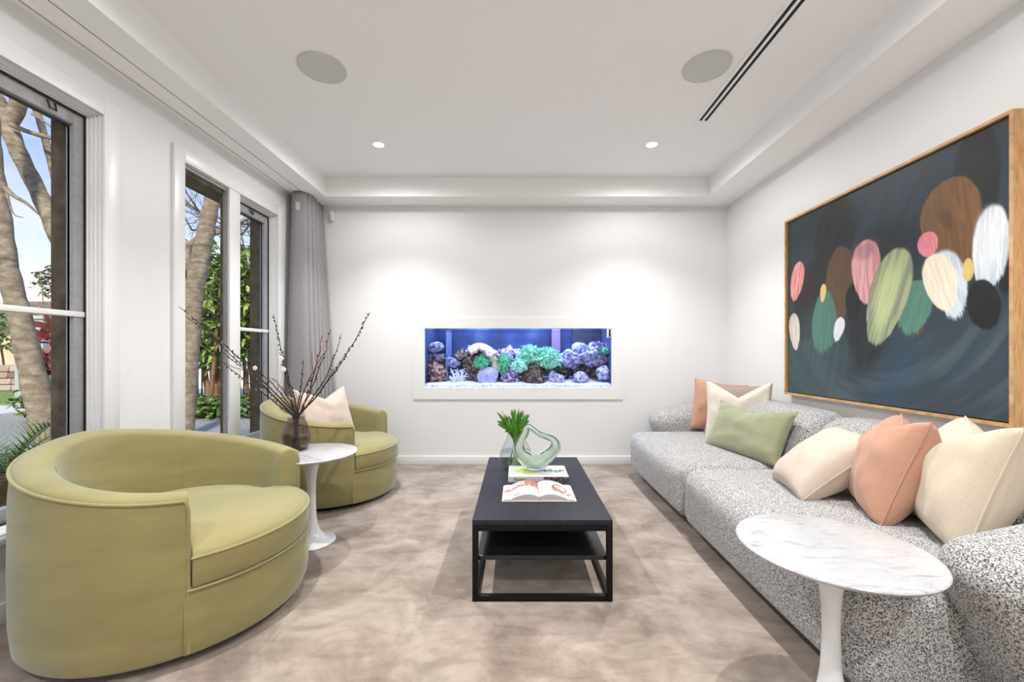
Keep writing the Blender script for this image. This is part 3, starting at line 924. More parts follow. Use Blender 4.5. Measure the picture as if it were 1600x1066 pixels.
sf = thing('sofa', 'long grey flecked boucle sofa along the right wall', 'sofa', (1.55, 2.55, 0))
def seat_sh(q):
    # front leans out a little in the middle of its height
    k = (1.9 - q.x) / .9
    q.x += .035 * (max(0, (.10 - q.z)) / .10) * k
    return q
softbox(1.012, 1.90, 2.592, 3.800, .055, .405, .085, 18, (.018, .004, .016), seat_sh).build('seat', M_boucle, sf, smooth=True, angle=80)
softbox(1.012, 1.90, 1.235, 2.588, .055, .405, .085, 18, (.018, .004, .016), seat_sh).build('seat', M_boucle, sf, smooth=True, angle=80)
def back_sh(q):
    t_ = max(0, min(1, (q.z - .36) / .36))
    if q.x < 1.9: q.x += .10 * t_
    return q
softbox(1.66, 2.062, 2.50, 4.06, .07, .735, .12, 18, (.02, 0, .012), back_sh).build('backrest', M_boucle, sf, smooth=True, angle=80)
softbox(1.66, 2.062, 1.02, 2.496, .07, .735, .12, 18, (.02, 0, .012), back_sh).build('backrest', M_boucle, sf, smooth=True, angle=80)
def arm_sh(q):
    t_ = (q.z - .06) / .55
    k = max(0, (1.75 - q.x) / .55)
    q.x += -.06 * t_ * k + .16 * k * (1 - t_) + .02 * k
    if q.z > .3: q.z += (.11 * max(0, min(1, (q.x - 1.25) / .6)))
    return q
softbox(1.24, 2.05, 3.795, 4.085, .06, .545, .11, 18, (.015, .012, .01), arm_sh).build('arm', M_boucle, sf, smooth=True, angle=80)
softbox(1.24, 2.05, 1.020, 1.322, .06, .545, .11, 18, (.015, .012, .01), arm_sh).build('arm', M_boucle, sf, smooth=True, angle=80)
MB().box(1.13, 1.98, 1.12, 3.95, 0, .07).build('plinth', M_dark, sf)
for (ya, yb) in ((2.65, 3.74), (1.30, 2.53)):
    MB().tube([(1.042, ya, .085), (1.042, yb, .085)], .006, 8).build('base_piping', M_boucle, sf, smooth=True)

# ------------------------------------------------------------------ cushions
def pillow(name, lab, m, pos, yaw, lean, wd, ht, th, chop=0.0, roll=0.0, seed=0.0, puff=.42, group='scatter cushions on the sofa', pm=None):
    """pos = bottom centre; faces local -y; yaw about z, lean back about local x, roll about local y"""
    t = thing(name, lab, 'cushion', pos, 0, group)
    t.rotation_euler = (lean, roll, yaw)   # applied x, then y, then z
    N = 37
    def shape(u, v, side):
        pin = .075
        x = wd / 2 * u * (1 - pin * (1 - v * v) * abs(u) ** 3)
        z = ht / 2 * v * (1 - pin * (1 - u * u) * abs(v) ** 3)
        f = max(0, (1 - u * u)) * max(0, (1 - v * v))
        y = side * th / 2 * (f ** puff)
        if chop:
            g = max(0, (v + .15) / 1.15)
            dip = chop * (max(0, 1 - abs(u) * 1.02) ** 1.25) * g ** 1.6
            z -= dip
            y *= 1 + .25 * g * (1 - abs(u)) * (1 if dip else 0)
            y += side * -.02 * math.exp(-(u / .22) ** 2) * g ** 3 * (f ** .2)
        w_ = mnoise.noise(Vector((u * 2.3 + seed, v * 2.3 - seed, side * 3.0))) * .010 + mnoise.noise(Vector((u * 6 + seed, v * 2.0, side * 2.0 + seed))) * .004
        # creases running in from the corners
        cr_ = math.sin((u * v) * 16 + seed) * .0025 * abs(u * v)
        y += side * (w_ + cr_) * min(1, f * 3)
        return Vector((x, y, z + ht / 2))
    b = MB()
    b.grid(lambda a, c: shape(2 * a - 1, 2 * c - 1, -1), N, N)
    b.grid(lambda a, c: shape(2 * a - 1, 2 * c - 1, 1), N, N)
    b.build('cover', m, t, local=True, smooth=True, weld=True, angle=85)
    ed = []
    for k in range(24): ed.append(shape(-1 + 2 * k / 24, -1, 0))
    for k in range(24): ed.append(shape(1, -1 + 2 * k / 24, 0))
    for k in range(24): ed.append(shape(1 - 2 * k / 24, 1, 0))
    for k in range(24): ed.append(shape(-1, 1 - 2 * k / 24, 0))
    MB().tube(ed, .0028, 6, closed=True).build('seam', pm or m, t, local=True, smooth=True)
    return t
def fabric(name, c, d=10, sheen=.2, sc=420):
    c0 = lin(*[max(0, k - d) for k in c]); c1 = lin(*[min(255, k + d) for k in c])
    return noisy(name, [(0.35, c0), (0.65, c1)], sc, 3, rough=.9, bstr=.2, bscale=500, bdist=.001, sheen=sheen)
F_terra = fabric('terracotta_cotton', (190, 144, 120))
F_cream = fabric('cream_linen', (206, 192, 170))
F_white = fabric('ivory_linen', (212, 200, 187))
F_blush = fabric('blush_linen', (206, 189, 176))
F_beige = fabric('beige_linen', (200, 183, 168))
F_greige = fabric('greige_linen', (150, 134, 120))
F_green = velvet('sage_velvet', lin(134, 136, 104), lin(150, 151, 118), .6, (.92, 1, .95, 1))

SZ = .405
pillow('cushion', 'terracotta square cushion at the far end of the sofa', F_terra, (1.755, 3.70, SZ), R(-16), R(-9), .44, .45, .15, seed=1, roll=R(7))
pillow('cushion', 'greige cushion mostly hidden behind the ivory cushion', F_greige, (1.73, 3.46, SZ), R(-62), R(-14), .44, .45, .14, seed=2)
pillow('cushion', 'ivory square cushion with a chopped top behind the sage cushion', F_white, (1.70, 3.23, SZ), R(-30), R(-12), .47, .49, .16, chop=.12, seed=3)
pillow('cushion', 'sage green velvet lumbar cushion', F_green, (1.51, 2.88, SZ), R(-77), R(-24), .68, .365, .15, chop=.05, seed=4)
pillow('cushion', 'beige cushion slumped beside the terracotta cushion at the middle of the sofa', F_beige, (1.36, 2.13, SZ + .01), R(-104), R(-50), .39, .44, .22, seed=5, puff=.36)
pillow('cushion', 'terracotta square cushion with a chopped top at the near end of the sofa', F_terra, (1.565, 1.865, SZ - .01), R(-122), R(-20), .48, .46, .25, chop=.10, seed=6, puff=.38, roll=R(-3.5))
pillow('cushion', 'large cream cushion with a chopped top beside the near sofa arm', F_cream, (1.625, 1.615, SZ - .01), R(-122), R(-18), .52, .48, .25, chop=.11, seed=7, puff=.38, roll=R(-3.5))
pillow('cushion', 'blush cushion with a chopped top in the far armchair', F_blush, (-1.52, 3.42, .445), R(58), R(-22), .46, .40, .15, chop=.10, seed=8, group='cushion in the armchair')

# ------------------------------------------------------------------ painting
def painting():
    X = XR
    y0, y1, z0, z1 = 1.716, 3.185, .795, 2.105
    t = thing('painting', 'large dark abstract painting with petal-like brush marks in an oak frame', 'painting', (X, (y0 + y1) / 2, z0))
    xf = 2.030; fw = .014
    MB().box(xf, X - .004, y0, y0 + fw, z0, z1).build('frame_side', M_oak, t)
    MB().box(xf, X - .004, y1 - fw, y1, z0, z1).build('frame_side', M_oak, t)
    MB().box(xf, X - .004, y0 + fw, y1 - fw, z1 - fw, z1).build('frame_rail', M_oak, t)
    MB().box(xf, X - .004, y0 + fw, y1 - fw, z0, z0 + fw).build('frame_rail', M_oak, t)
    MB().box(2.05, X - .006, y0 + fw, y1 - fw, z0 + fw, z1 - fw).build('backing', M_dark, t)
    # canvas: grid of painted points; u runs from the far edge (0) to the near edge (1), v from the top (0) down (1)
    ya, yb, za, zb = y0 + fw + .006, y1 - fw - .006, z0 + fw + .006, z1 - fw - .006
    NU, NV = 400, 360
    U, V = np.meshgrid(np.linspace(0, 1, NU), np.linspace(0, 1, NV), indexing='ij')
    AS = (yb - ya) / (zb - za)
    rng = np.random.default_rng(5)
    def vnoise(x, y, seed):
        r = np.random.default_rng(seed); G = r.random((64, 64))
        xi = np.floor(x).astype(int); yi = np.floor(y).astype(int)
        fx = x - xi; fy = y - yi
        fx = fx * fx * (3 - 2 * fx); fy = fy * fy * (3 - 2 * fy)
        g = lambda a, b_: G[a % 64, b_ % 64]
        return (g(xi, yi) * (1 - fx) + g(xi + 1, yi) * fx) * (1 - fy) + (g(xi, yi + 1) * (1 - fx) + g(xi + 1, yi + 1) * fx) * fy
    def fb(x, y, seed):
        return vnoise(x, y, seed) * .55 + vnoise(2.1 * x, 2.1 * y, seed + 1) * .3 + vnoise(4.3 * x, 4.3 * y, seed + 2) * .15
    L3 = lambda *c: np.array(lin(*c)[:3])
    img = np.zeros((NU, NV, 3)) + L3(38, 52, 62)
    def blend(mask, col):
        nonlocal img
        img = img * (1 - mask[..., None]) + col * mask[..., None]
    sst = lambda a, b_, x: np.clip((x - a) / (b_ - a), 0, 1) ** 2 * (3 - 2 * np.clip((x - a) / (b_ - a), 0, 1))
    n0 = fb(U * 4, V * 4, 1)
    blend(sst(.3, .7, n0) * .6, L3(24, 40, 46))
    # sweeping arcs in the lower part
    rad_ = np.sqrt(((U - .55) * AS) ** 2 + (V - .45) ** 2)
    ang = np.arctan2(V - .45, (U - .55) * AS)
    st_ = fb(rad_ * 26, ang * 1.5 + 20, 3)
    low = sst(.52, .80, V + .12 * (fb(U * 3, V * 3, 9) - .5))
    blend(low * .85, L3(58, 72, 84))
    blend(low * sst(.4, .75, st_) * .6, L3(78, 92, 100))
    blend(low * sst(.55, .3, st_) * .5, L3(40, 56, 64))
    blend(sst(.35, .0, U) * sst(.62, .95, V) * .6, L3(62, 86, 84))
    blend(sst(.12, .0, np.abs(U - .68 + (V - .7) * .3)) * sst(.6, .8, V) * .5, L3(40, 74, 98))
    blend(sst(.35, .0, np.hypot((U - .45), (V - .72) * 1.2)) * .55, L3(34, 38, 46))
    def petal(cu, cv, ru, rv, rot, col, col2=None, taper=.25, edge=.05, streak=.5, alpha=1.0, seed=0, dry=.0):
        a = R(rot); du = (U - cu) * AS; dv = V - cv
        x = du * math.cos(a) + dv * math.sin(a); y = -du * math.sin(a) + dv * math.cos(a)
        x = x / (ru * AS); y = y / rv
        xw = x / np.maximum(.15, (1 - taper * y))        # taper: narrower below (or above when negative)
        d = np.sqrt(xw ** 2 + y ** 2) + .06 * (fb(x * 3 + 9, y * 3 + 9, 50 + seed) - .5) + dry * np.clip(y, 0, 1) * (fb(x * 22 + 40, y * 1.5, 70 + seed) - .45)
        m = sst(1 + edge, 1 - edge, d) * alpha
        s = fb(x * 9 + 30, y * 1.2 + 30, 90 + seed)
        c = np.zeros_like(img) + L3(*col)
        if col2 is not None:
            k = sst(.42, .62, s) * streak
            c = c * (1 - k[..., None]) + L3(*col2) * k[..., None]
        c = c * (.88 + .24 * fb(x * 16 + 11, y * 2 + 5, 120 + seed))[..., None]
        blend(m, c)
    # dark and brown underpainting
    petal(.314, .192, .122, .200, 22, (22, 24, 25), (32, 36, 37), edge=.08, seed=1)
    petal(.175, .488, .13, .225, 17, (28, 27, 27), (36, 36, 38), edge=.10, seed=2)
    petal(.905, .221, .066, .245, 1, (18, 26, 25), (28, 36, 33), edge=.10, seed=3)
    petal(.62, .18, .20, .20, 30, (30, 46, 58), (46, 64, 76), edge=.35, alpha=.7, seed=4)
    petal(.985, .45, .03, .13, 0, (16, 20, 21), None, edge=.15, seed=5)
    petal(.245, .76, .16, .22, 10, (46, 70, 74), (66, 90, 90), edge=.4, alpha=.6, seed=6)
    petal(.60, .36, .12, .16, 30, (22, 26, 30), (30, 36, 42), edge=.35, alpha=.8, seed=30)
    petal(.50, .70, .09, .16, 14, (26, 29, 34), (38, 43, 50), edge=.3, alpha=.85, seed=14)
    petal(.44, .60, .07, .14, 6, (24, 26, 30), (36, 40, 46), edge=.25, alpha=.8, seed=31)
    petal(.350, .430, .080, .190, 4, (90, 68, 46), (78, 60, 42), taper=.12, edge=.04, seed=7)
    petal(.431, .528, .044, .092, 6, (16, 17, 18), None, edge=.08, seed=8)
    petal(.258, .610, .078, .165, 4, (72, 112, 102), (88, 130, 118), taper=-.12, edge=.08, seed=9, dry=.5)
    petal(.827, .286, .096, .165, -5, (118, 84, 48), (98, 68, 42), taper=.18, edge=.03, seed=10)
    petal(.84, .40, .060, .12, -5, (112, 80, 46), (96, 66, 42), taper=.10, edge=.06, seed=32)
    petal(.815, .27, .018, .05, -25, (52, 40, 30), None, edge=.5, alpha=.5, seed=11)
    petal(.72, .60, .030, .10, 0, (92, 58, 34), None, edge=.1, seed=13)
    petal(.701, .589, .066, .112, 12, (84, 130, 112), (72, 114, 100), taper=.1, edge=.04, seed=12, dry=.5)
    petal(.492, .399, .068, .148, -1, (200, 132, 134), (222, 172, 174), taper=.32, edge=.04, seed=15, streak=.8, dry=.2)
    petal(.492, .300, .052, .040, 0, (132, 106, 110), None, edge=.5, alpha=.5, seed=16)
    petal(.591, .532, .086, .212, 18, (158, 170, 128), (116, 126, 112), taper=.14, edge=.04, seed=17, streak=.8, dry=.2)
    petal(.588, .535, .040, .15, 18, (196, 208, 150), (170, 184, 138), edge=.45, alpha=.8, seed=18)
    petal(.946, .413, .050, .142, 3, (186, 198, 206), (226, 230, 232), taper=.04, edge=.06, seed=19, streak=.9, dry=.3)
    petal(.940, .400, .034, .11, 3, (228, 231, 233), (200, 207, 212), edge=.35, alpha=.8, seed=20)
    petal(.927, .604, .047, .089, -10, (13, 15, 17), (22, 26, 30), taper=-.05, edge=.05, seed=21, dry=.25)
    petal(.824, .517, .056, .132, -12, (206, 216, 222), (140, 162, 178), taper=.16, edge=.08, seed=22, dry=.4)
    petal(.796, .502, .054, .116, -16, (232, 224, 204), (222, 206, 178), taper=.14, edge=.05, seed=23)
    petal(.753, .346, .036, .050, -11, (208, 124, 132), (226, 150, 158), taper=.05, edge=.05, seed=24)
    petal(.884, .475, .0165, .041, 0, (214, 190, 112), (200, 172, 96), taper=-.05, edge=.06, seed=25)
    petal(.070, .359, .048, .112, 14, (198, 118, 116), (224, 166, 160), taper=.12, edge=.05, seed=26, streak=.8, dry=.2)
    petal(.052, .648, .040, .107, -6, (184, 176, 160), (216, 210, 200), taper=.25, edge=.05, seed=27, streak=.8)
    petal(.253, .456, .018, .048, 7, (218, 194, 124), (204, 176, 104), edge=.06, seed=28)
    petal(.348, .654, .028, .063, 19, (216, 219, 222), (196, 200, 205), edge=.06, seed=29, dry=.3)
    img = np.clip(img, 0, 1)
    verts = np.zeros((NU * NV, 3))
    verts[:, 0] = 2.046
    verts[:, 1] = (yb - U * (yb - ya)).ravel()
    verts[:, 2] = (zb - V * (zb - za)).ravel()
    off = np.array(t.location)
    idx = np.arange(NU * NV).reshape(NU, NV)
    q = np.stack([idx[:-1, :-1], idx[1:, :-1], idx[1:, 1:], idx[:-1, 1:]], -1).reshape(-1, 4)
    me = bpy.data.meshes.new('canvas')
    me.from_pydata((verts - off).tolist(), [], q.tolist()); me.update()
    o = bpy.data.objects.new('canvas', me); C.objects.link(o); o.parent = t
    me.materials.append(vcol_mat('oil_paint', .55, .15, 260))
    cols = np.ones((NU * NV, 4)); cols[:, :3] = img.reshape(-1, 3)
    paint(o, cols)
    return t
painting()

# ------------------------------------------------------------------ books on the coffee table
TZ = .364
def closed_book():
    x0, x1, y0, y1 = (794 - VPX) * 2.40 / FPX, (889 - VPX) * 2.40 / FPX, 2.405, 2.645
    h = .030
    t = thing('closed_book', 'closed white hardback with green flowers on its cover', 'book', ((x0 + x1) / 2, (y0 + y1) / 2, TZ))
    MB().box(x0 + .004, x1 - .004, y0 + .004, y1 - .004, TZ + .003, TZ + h - .003).build('page_block', mat('paper_edge', lin(200, 197, 190), .9), t)
    mw = mat('book_white', lin(196, 196, 193), .45)
    MB().box(x0, x1, y0, y1, TZ, TZ + .003).build('back_cover', mw, t)
    # spine with a dark photograph at its right end
    N1, N2 = 120, 10
    cols = []
    def pf(u, v): return (x0 + u * (x1 - x0), y0 - .0015, TZ + .001 + v * (h - .002))
    b = MB().grid(pf, N1, N2)
    for i in range(N1):
        for j in range(N2):
            u, v = i / (N1 - 1), j / (N2 - 1)
            c = lin(192, 191, 187)
            if u > .585:
                k = mnoise.noise(Vector((u * 34, v * 3, 2)))
                c = lin(58, 46, 44) if k < 0 else (lin(150, 128, 132) if k > .25 else lin(98, 78, 80))
            cols.append(c)
    o = b.build('spine', vcol_mat('book_print', .5), t, recalc=False); paint(o, cols)
    MB().box(x0, x1, y0 - .001, y0 + .003, TZ, TZ + h).build('spine_board', mw, t)
    # cover with botanical print
    N1, N2 = 130, 90; cols = []
    b = MB().grid(lambda u, v: (x0 + u * (x1 - x0), y0 + v * (y1 - y0), TZ + h + .0006), N1, N2)
    for i in range(N1):
        for j in range(N2):
            u, v = i / (N1 - 1), j / (N2 - 1)
            c = lin(196, 196, 194)
            d = math.hypot((u - .32) / .21, (v - .52) / .30)
            k = mnoise.noise(Vector((u * 30, v * 22, 0)))
            if d + .35 * k < 1: c = lin(178, 200, 90) if k < .05 else (lin(214, 226, 150) if k < .3 else lin(120, 150, 50))
            for (a0, a1, cv, ph) in ((.56, .70, .55, 0), (.70, .96, .50, 2)):
                if a0 < u < a1:
                    k2 = abs(v - cv - .05 * math.sin(u * 26 + ph))
                    lw = .10 * abs(math.sin(u * 42 + ph)) + .012
                    if k2 < lw: c = lin(70, 96, 72) if mnoise.noise(Vector((u * 40, v * 30, 5))) < .1 else lin(120, 140, 110)
            cols.append(c)
    o = b.build('front_cover', vcol_mat('book_print', .5), t, recalc=False); paint(o, cols)
    MB().box(x0, x1, y0, y1, TZ + h - .003, TZ + h).build('cover_board', mw, t)
    # lettering on the spine
    cu = bpy.data.curves.new('title', 'FONT'); cu.body = 'Flower'; cu.size = .026; cu.extrude = .0003; cu.align_x = 'LEFT'; cu.align_y = 'CENTER'
    to = bpy.data.objects.new('title', cu); C.objects.link(to)
    bpy.context.view_layer.update()
    dg = bpy.context.evaluated_depsgraph_get()
    me = bpy.data.meshes.new_from_object(to.evaluated_get(dg))
    bpy.data.objects.remove(to)
    o = bpy.data.objects.new('title', me); C.objects.link(o); o.parent = t
    o.location = (x0 + .030 - t.location.x, y0 - .0022 - t.location.y, h / 2); o.rotation_euler = (R(90), 0, 0)
    me.materials.clear(); me.materials.append(mat('ink_grey', lin(70, 70, 72), .7))
    return TZ + h
BOOK_TOP = closed_book()

def open_book():
    cx, y0, y1, hw = .1105, 2.085, 2.330, .186
    t = thing('open_book', 'open picture book with a handbag on its right page', 'book', (cx, (y0 + y1) / 2, TZ))
    b = MB()
    b.box(cx - hw, cx - .012, y0, y1, TZ, TZ + .003); b.box(cx + .012, cx + hw, y0, y1, TZ, TZ + .003); b.box(cx - .012, cx + .012, y0, y1, TZ, TZ + .002)
    b.build('cover', mat('book_cover_coral', lin(224, 200, 190), .5), t)
    def prof(u):      # height of the open page stack from gutter (0) to edge (1)
        return .006 + .030 * math.sin(math.pi * min(1, u * 1.15 + .08)) ** .7 * (1 - .45 * u)
    for sgn, nm in ((-1, 'left_page'), (1, 'right_page')):
        N1, N2 = 80, 60; cols = []
        def top(u, v): return (cx + sgn * (.001 + u * (hw - .012)), y0 + .006 + v * (y1 - y0 - .012), TZ + .003 + prof(u))
        b = MB().grid(top, N1, N2)
        for i in range(N1):
            for j in range(N2):
                u, v = i / (N1 - 1), j / (N2 - 1)
                c = lin(192, 191, 193)
                if sgn < 0:
                    x = 1 - u        # from the outer edge (0) to gutter (1)
                    arc = v - (.42 + .62 * x - .50 * x * x)
                    if 0 < arc < .16: c = lin(186, 142, 136) if mnoise.noise(Vector((x * 14, v * 14, 1))) > -.1 else lin(120, 84, 84)
                    elif arc >= .16: c = lin(178, 172, 180) if x < .6 else (lin(176, 104, 90) if mnoise.noise(Vector((x * 18, v * 9, 3))) > -.2 else lin(150, 60, 50))
                    if x > .72 and abs(v - .30 - (x - .72) * .6) < .035: c = lin(224, 176, 160)
                    if .28 < x < .44 and abs(v - .13) < .03 and mnoise.noise(Vector((x * 90, v * 40, 0))) > -.1: c = lin(90, 80, 84)
                else:
                    x = u
                    if .40 < x < .96 and .22 + (.96 - x) * .10 < v < .56 - max(0, x - .5) * .55: c = lin(188, 132, 108) if mnoise.noise(Vector((x * 20, v * 20, 0))) > -.15 else lin(122, 74, 58)
                    dh = math.hypot((x - .64) / .20, (v - .56) / .22)
                    if .84 < dh < 1.06 and v > .44: c = lin(104, 60, 50)
                cols.append(c)
        o = b.build(nm, vcol_mat('book_print', .5), t, smooth=True, recalc=False); paint(o, cols)
        # stack of page edges
        for k in range(4):
            e = MB()
            f0, f1 = k / 4, (k + .82) / 4
            sh = .004 * (3 - k)
            def edge(u, v): return (cx + sgn * (.001 + u * (hw - .012 + sh * .6)), y0 + .005 - (.0006 * k), TZ + .003 + prof(u) * (f0 + (f1 - f0) * v))
            e.grid(edge, 40, 2)
            def sur(u, v): return (cx + sgn * (.001 + u * (hw - .012 + sh * .6)), y0 + .005 + v * (y1 - y0 - .010), TZ + .003 + prof(u) * f1)
            e.grid(sur, 40, 2)
            e.build('page_block', mat('paper_edge', lin(200, 197, 190), .9), t, smooth=True, angle=30)
open_book()

# ------------------------------------------------------------------ glass sculpture on the closed book
def sculpture():
    t = thing('glass_sculpture', 'pale green glass loop sculpture on the closed book', 'sculpture', (.065, 2.53, BOOK_TOP + .001))
    s = 2.52 / FPX
    P = [(825, 674, 4.2), (821, 683, 5), (815, 694, 6), (811, 706, 7.5), (815, 717, 9), (826, 726, 10.5), (838, 729, 11), (850, 723, 10), (862, 714, 8.5), (868, 704, 7), (864, 695, 5.5), (854, 690, 4.4), (843, 685, 3.8), (833, 678, 3.6)]
    base_z = BOOK_TOP + .001
    pts = []; rad = []
    zmin = min(-(p[1] + p[2]) for p in P)
    for (px, py, r) in P:
        pts.append(Vector(((px - VPX) * s, 2.53 + .012 * math.sin(px * .2), base_z + (-py - zmin) * s - 0.004 + 0)))
        rad.append(r * s * 1.18)
    # smooth closed Catmull-Rom
    def cr_(a, b, c, d, u): return .5 * ((2 * b) + (c - a) * u + (2 * a - 5 * b + 4 * c - d) * u * u + (3 * b - a - 3 * c + d) * u ** 3)
    n = len(pts); sp = []; sr = []
    for k in range(n):
        for j in range(6):
            u = j / 6
            sp.append(cr_(pts[k - 1], pts[k], pts[(k + 1) % n], pts[(k + 2) % n], u)); sr.append(cr_(rad[k - 1], rad[k], rad[(k + 1) % n], rad[(k + 2) % n], u))
    zoff = base_z - min(p.z - r for p, r in zip(sp, sr))
    sp = [p + Vector((0, 0, zoff)) for p in sp]
    g = mat('clear_glass', (.94, .99, .96, 1), 0.0); nt, bs = nodes(g); bs.inputs['Transmission Weight'].default_value = 1.0; bs.inputs['IOR'].default_value = 1.42
    gc = mat('milky_green_glass', lin(220, 236, 222), .3)
    MB().tube(sp, sr, 20, closed=True).build('outer_glass', g, t, smooth=True)
    MB().tube(sp, [r * .45 for r in sr], 16, closed=True).build('green_core', gc, t, smooth=True)
sculpture()

# ------------------------------------------------------------------ bulb vase with tulips
VX, VY = -.008, 2.735
def glass_vase(name, lab, loc, prof, gm, wl, wm, group=None):
    t = thing(name, lab, 'vase', loc)
    inner = [(max(.001, r - .0035), z + (.004 if k == 0 else 0)) for k, (r, z) in enumerate(prof)]
    b = MB().lathe([(.001, prof[0][1])] + prof + list(reversed(inner)) + [(.001, .006)], 48, cap=False)
    b.build('glass', gm, t, local=True, smooth=True, angle=60)
    wp = [(r - .0045, max(z, .007)) for (r, z) in prof if z < wl]
    # radius at the water line
    for k in range(len(prof) - 1):
        if prof[k][1] <= wl <= prof[k + 1][1]:
            f = (wl - prof[k][1]) / (prof[k + 1][1] - prof[k][1]); rw = prof[k][0] + f * (prof[k + 1][0] - prof[k][0]) - .0045
    MB().lathe([(.001, .007)] + wp + [(rw, wl), (.001, wl)], 40, cap=False).build('water', wm, t, local=True, smooth=True, angle=50)
    return t
M_clear = thin_glass('clear_vase_glass', (.955, .97, .965, 1), 1.35)
M_water = thin_glass('vase_water', (.90, .93, .94, 1), 1.22)
glass_vase('tulip_vase', 'clear bulbous glass vase of tulips on the coffee table', (VX, VY, TZ),
           [(.060, 0), (.078, .006), (.096, .026), (.106, .055), (.107, .080), (.099, .108), (.083, .140), (.068, .172), (.060, .196), (.0575, .214), (.059, .222)], M_clear, .105, M_water)
M_leaf = noisy('tulip_leaf', [(0.3, lin(52, 110, 24)), (0.7, lin(98, 160, 48))], 12, 3, rough=.5, stretch=(1, 1, .2))
M_stem = noisy('tulip_stem', [(0.3, lin(112, 160, 70)), (0.7, lin(170, 200, 120))], 20, rough=.5)
M_bud = noisy('tulip_bud', [(0.3, lin(92, 96, 60)), (0.7, lin(150, 110, 110))], 30, rough=.6, stretch=(1, 1, .2))
random.seed(4)
def blade(p0, p1, p2, wmax, m_n=10, up=Vector((0, -1, 0))):
    """curved, folded leaf blade from base p0 through p1 to the tip p2"""
    vs_, fs = [], []
    for k in range(m_n + 1):
        u = k / m_n
        p = p0 * (1 - u) ** 2 + p1 * 2 * u * (1 - u) + p2 * u * u
        d = ((p1 - p0) * (1 - u) + (p2 - p1) * u).normalized()
        sd = d.cross(up)
        if sd.length < 1e-3: sd = Vector((1, 0, 0))
        sd.normalize(); nrm = sd.cross(d).normalized()
        wv = wmax * (math.sin(math.pi * min(1, (u * .93 + .06))) ** .75)
        if k == m_n: wv = .0006
        vs_ += [p - sd * wv + nrm * wv * .45, p, p + sd * wv + nrm * wv * .45]
        if k:
            a = (k - 1) * 3
            fs += [(a, a + 1, a + 4, a + 3), (a + 1, a + 2, a + 5, a + 4)]
    return vs_, fs
tips = [(-.098, .02, .372), (-.055, -.02, .345), (-.028, .03, .36), (.0, -.03, .375), (.022, .02, .39), (.043, -.01, .36), (.078, .01, .352), (.06, .03, .372), (-.075, -.01, .33), (.012, .04, .34)]
for k, (dx, dy, dz) in enumerate(tips):
    t = thing('tulip', 'budding green tulip in the bulbous glass vase', 'tulip', (VX, VY, TZ + .01), group='tulips in the glass vase')
    a = random.uniform(0, 6.28)
    foot = Vector((-dx * .55 + .012 * math.cos(a), .03 * math.sin(a), .0))
    neck = Vector((dx * .16, dy * .3, .20))
    tip = Vector((dx, dy, dz - .01))
    st = [foot, foot * .5 + neck * .5 + Vector((0, 0, .0)), neck, neck * .45 + tip * .55 + Vector((dx * .06, 0, 0)), tip * .92 + neck * .08]
    MB().tube(st, [.0042, .004, .004, .0036, .003], 7).build('stem', M_stem, t, local=True, smooth=True)
    for j in range(4):
        q = random.uniform(-.03, .03)
        v_, f_ = blade(neck * .55 + foot * .45 + Vector((0, 0, .02 * j)), neck + Vector((dx * .1 + q, random.uniform(-.03, .03), .06)), tip + Vector((q * 1.2, random.uniform(-.02, .02), -.015 - .04 * j * random.random())), random.uniform(.014, .020), 10, Vector((random.uniform(-.7, .7), -1, 0)))
        o = MB().add(v_, f_).build('leaf', M_leaf, t, local=True, smooth=True, recalc=False, angle=80)
    if k % 3 == 2:
        MB().lathe([(.001, -.022), (.007, -.014), (.009, .0), (.006, .016), (.001, .026)], 10, tuple(tip * .9 + neck * .1), cap=False).build('bud', M_bud, t, local=True, smooth=True)

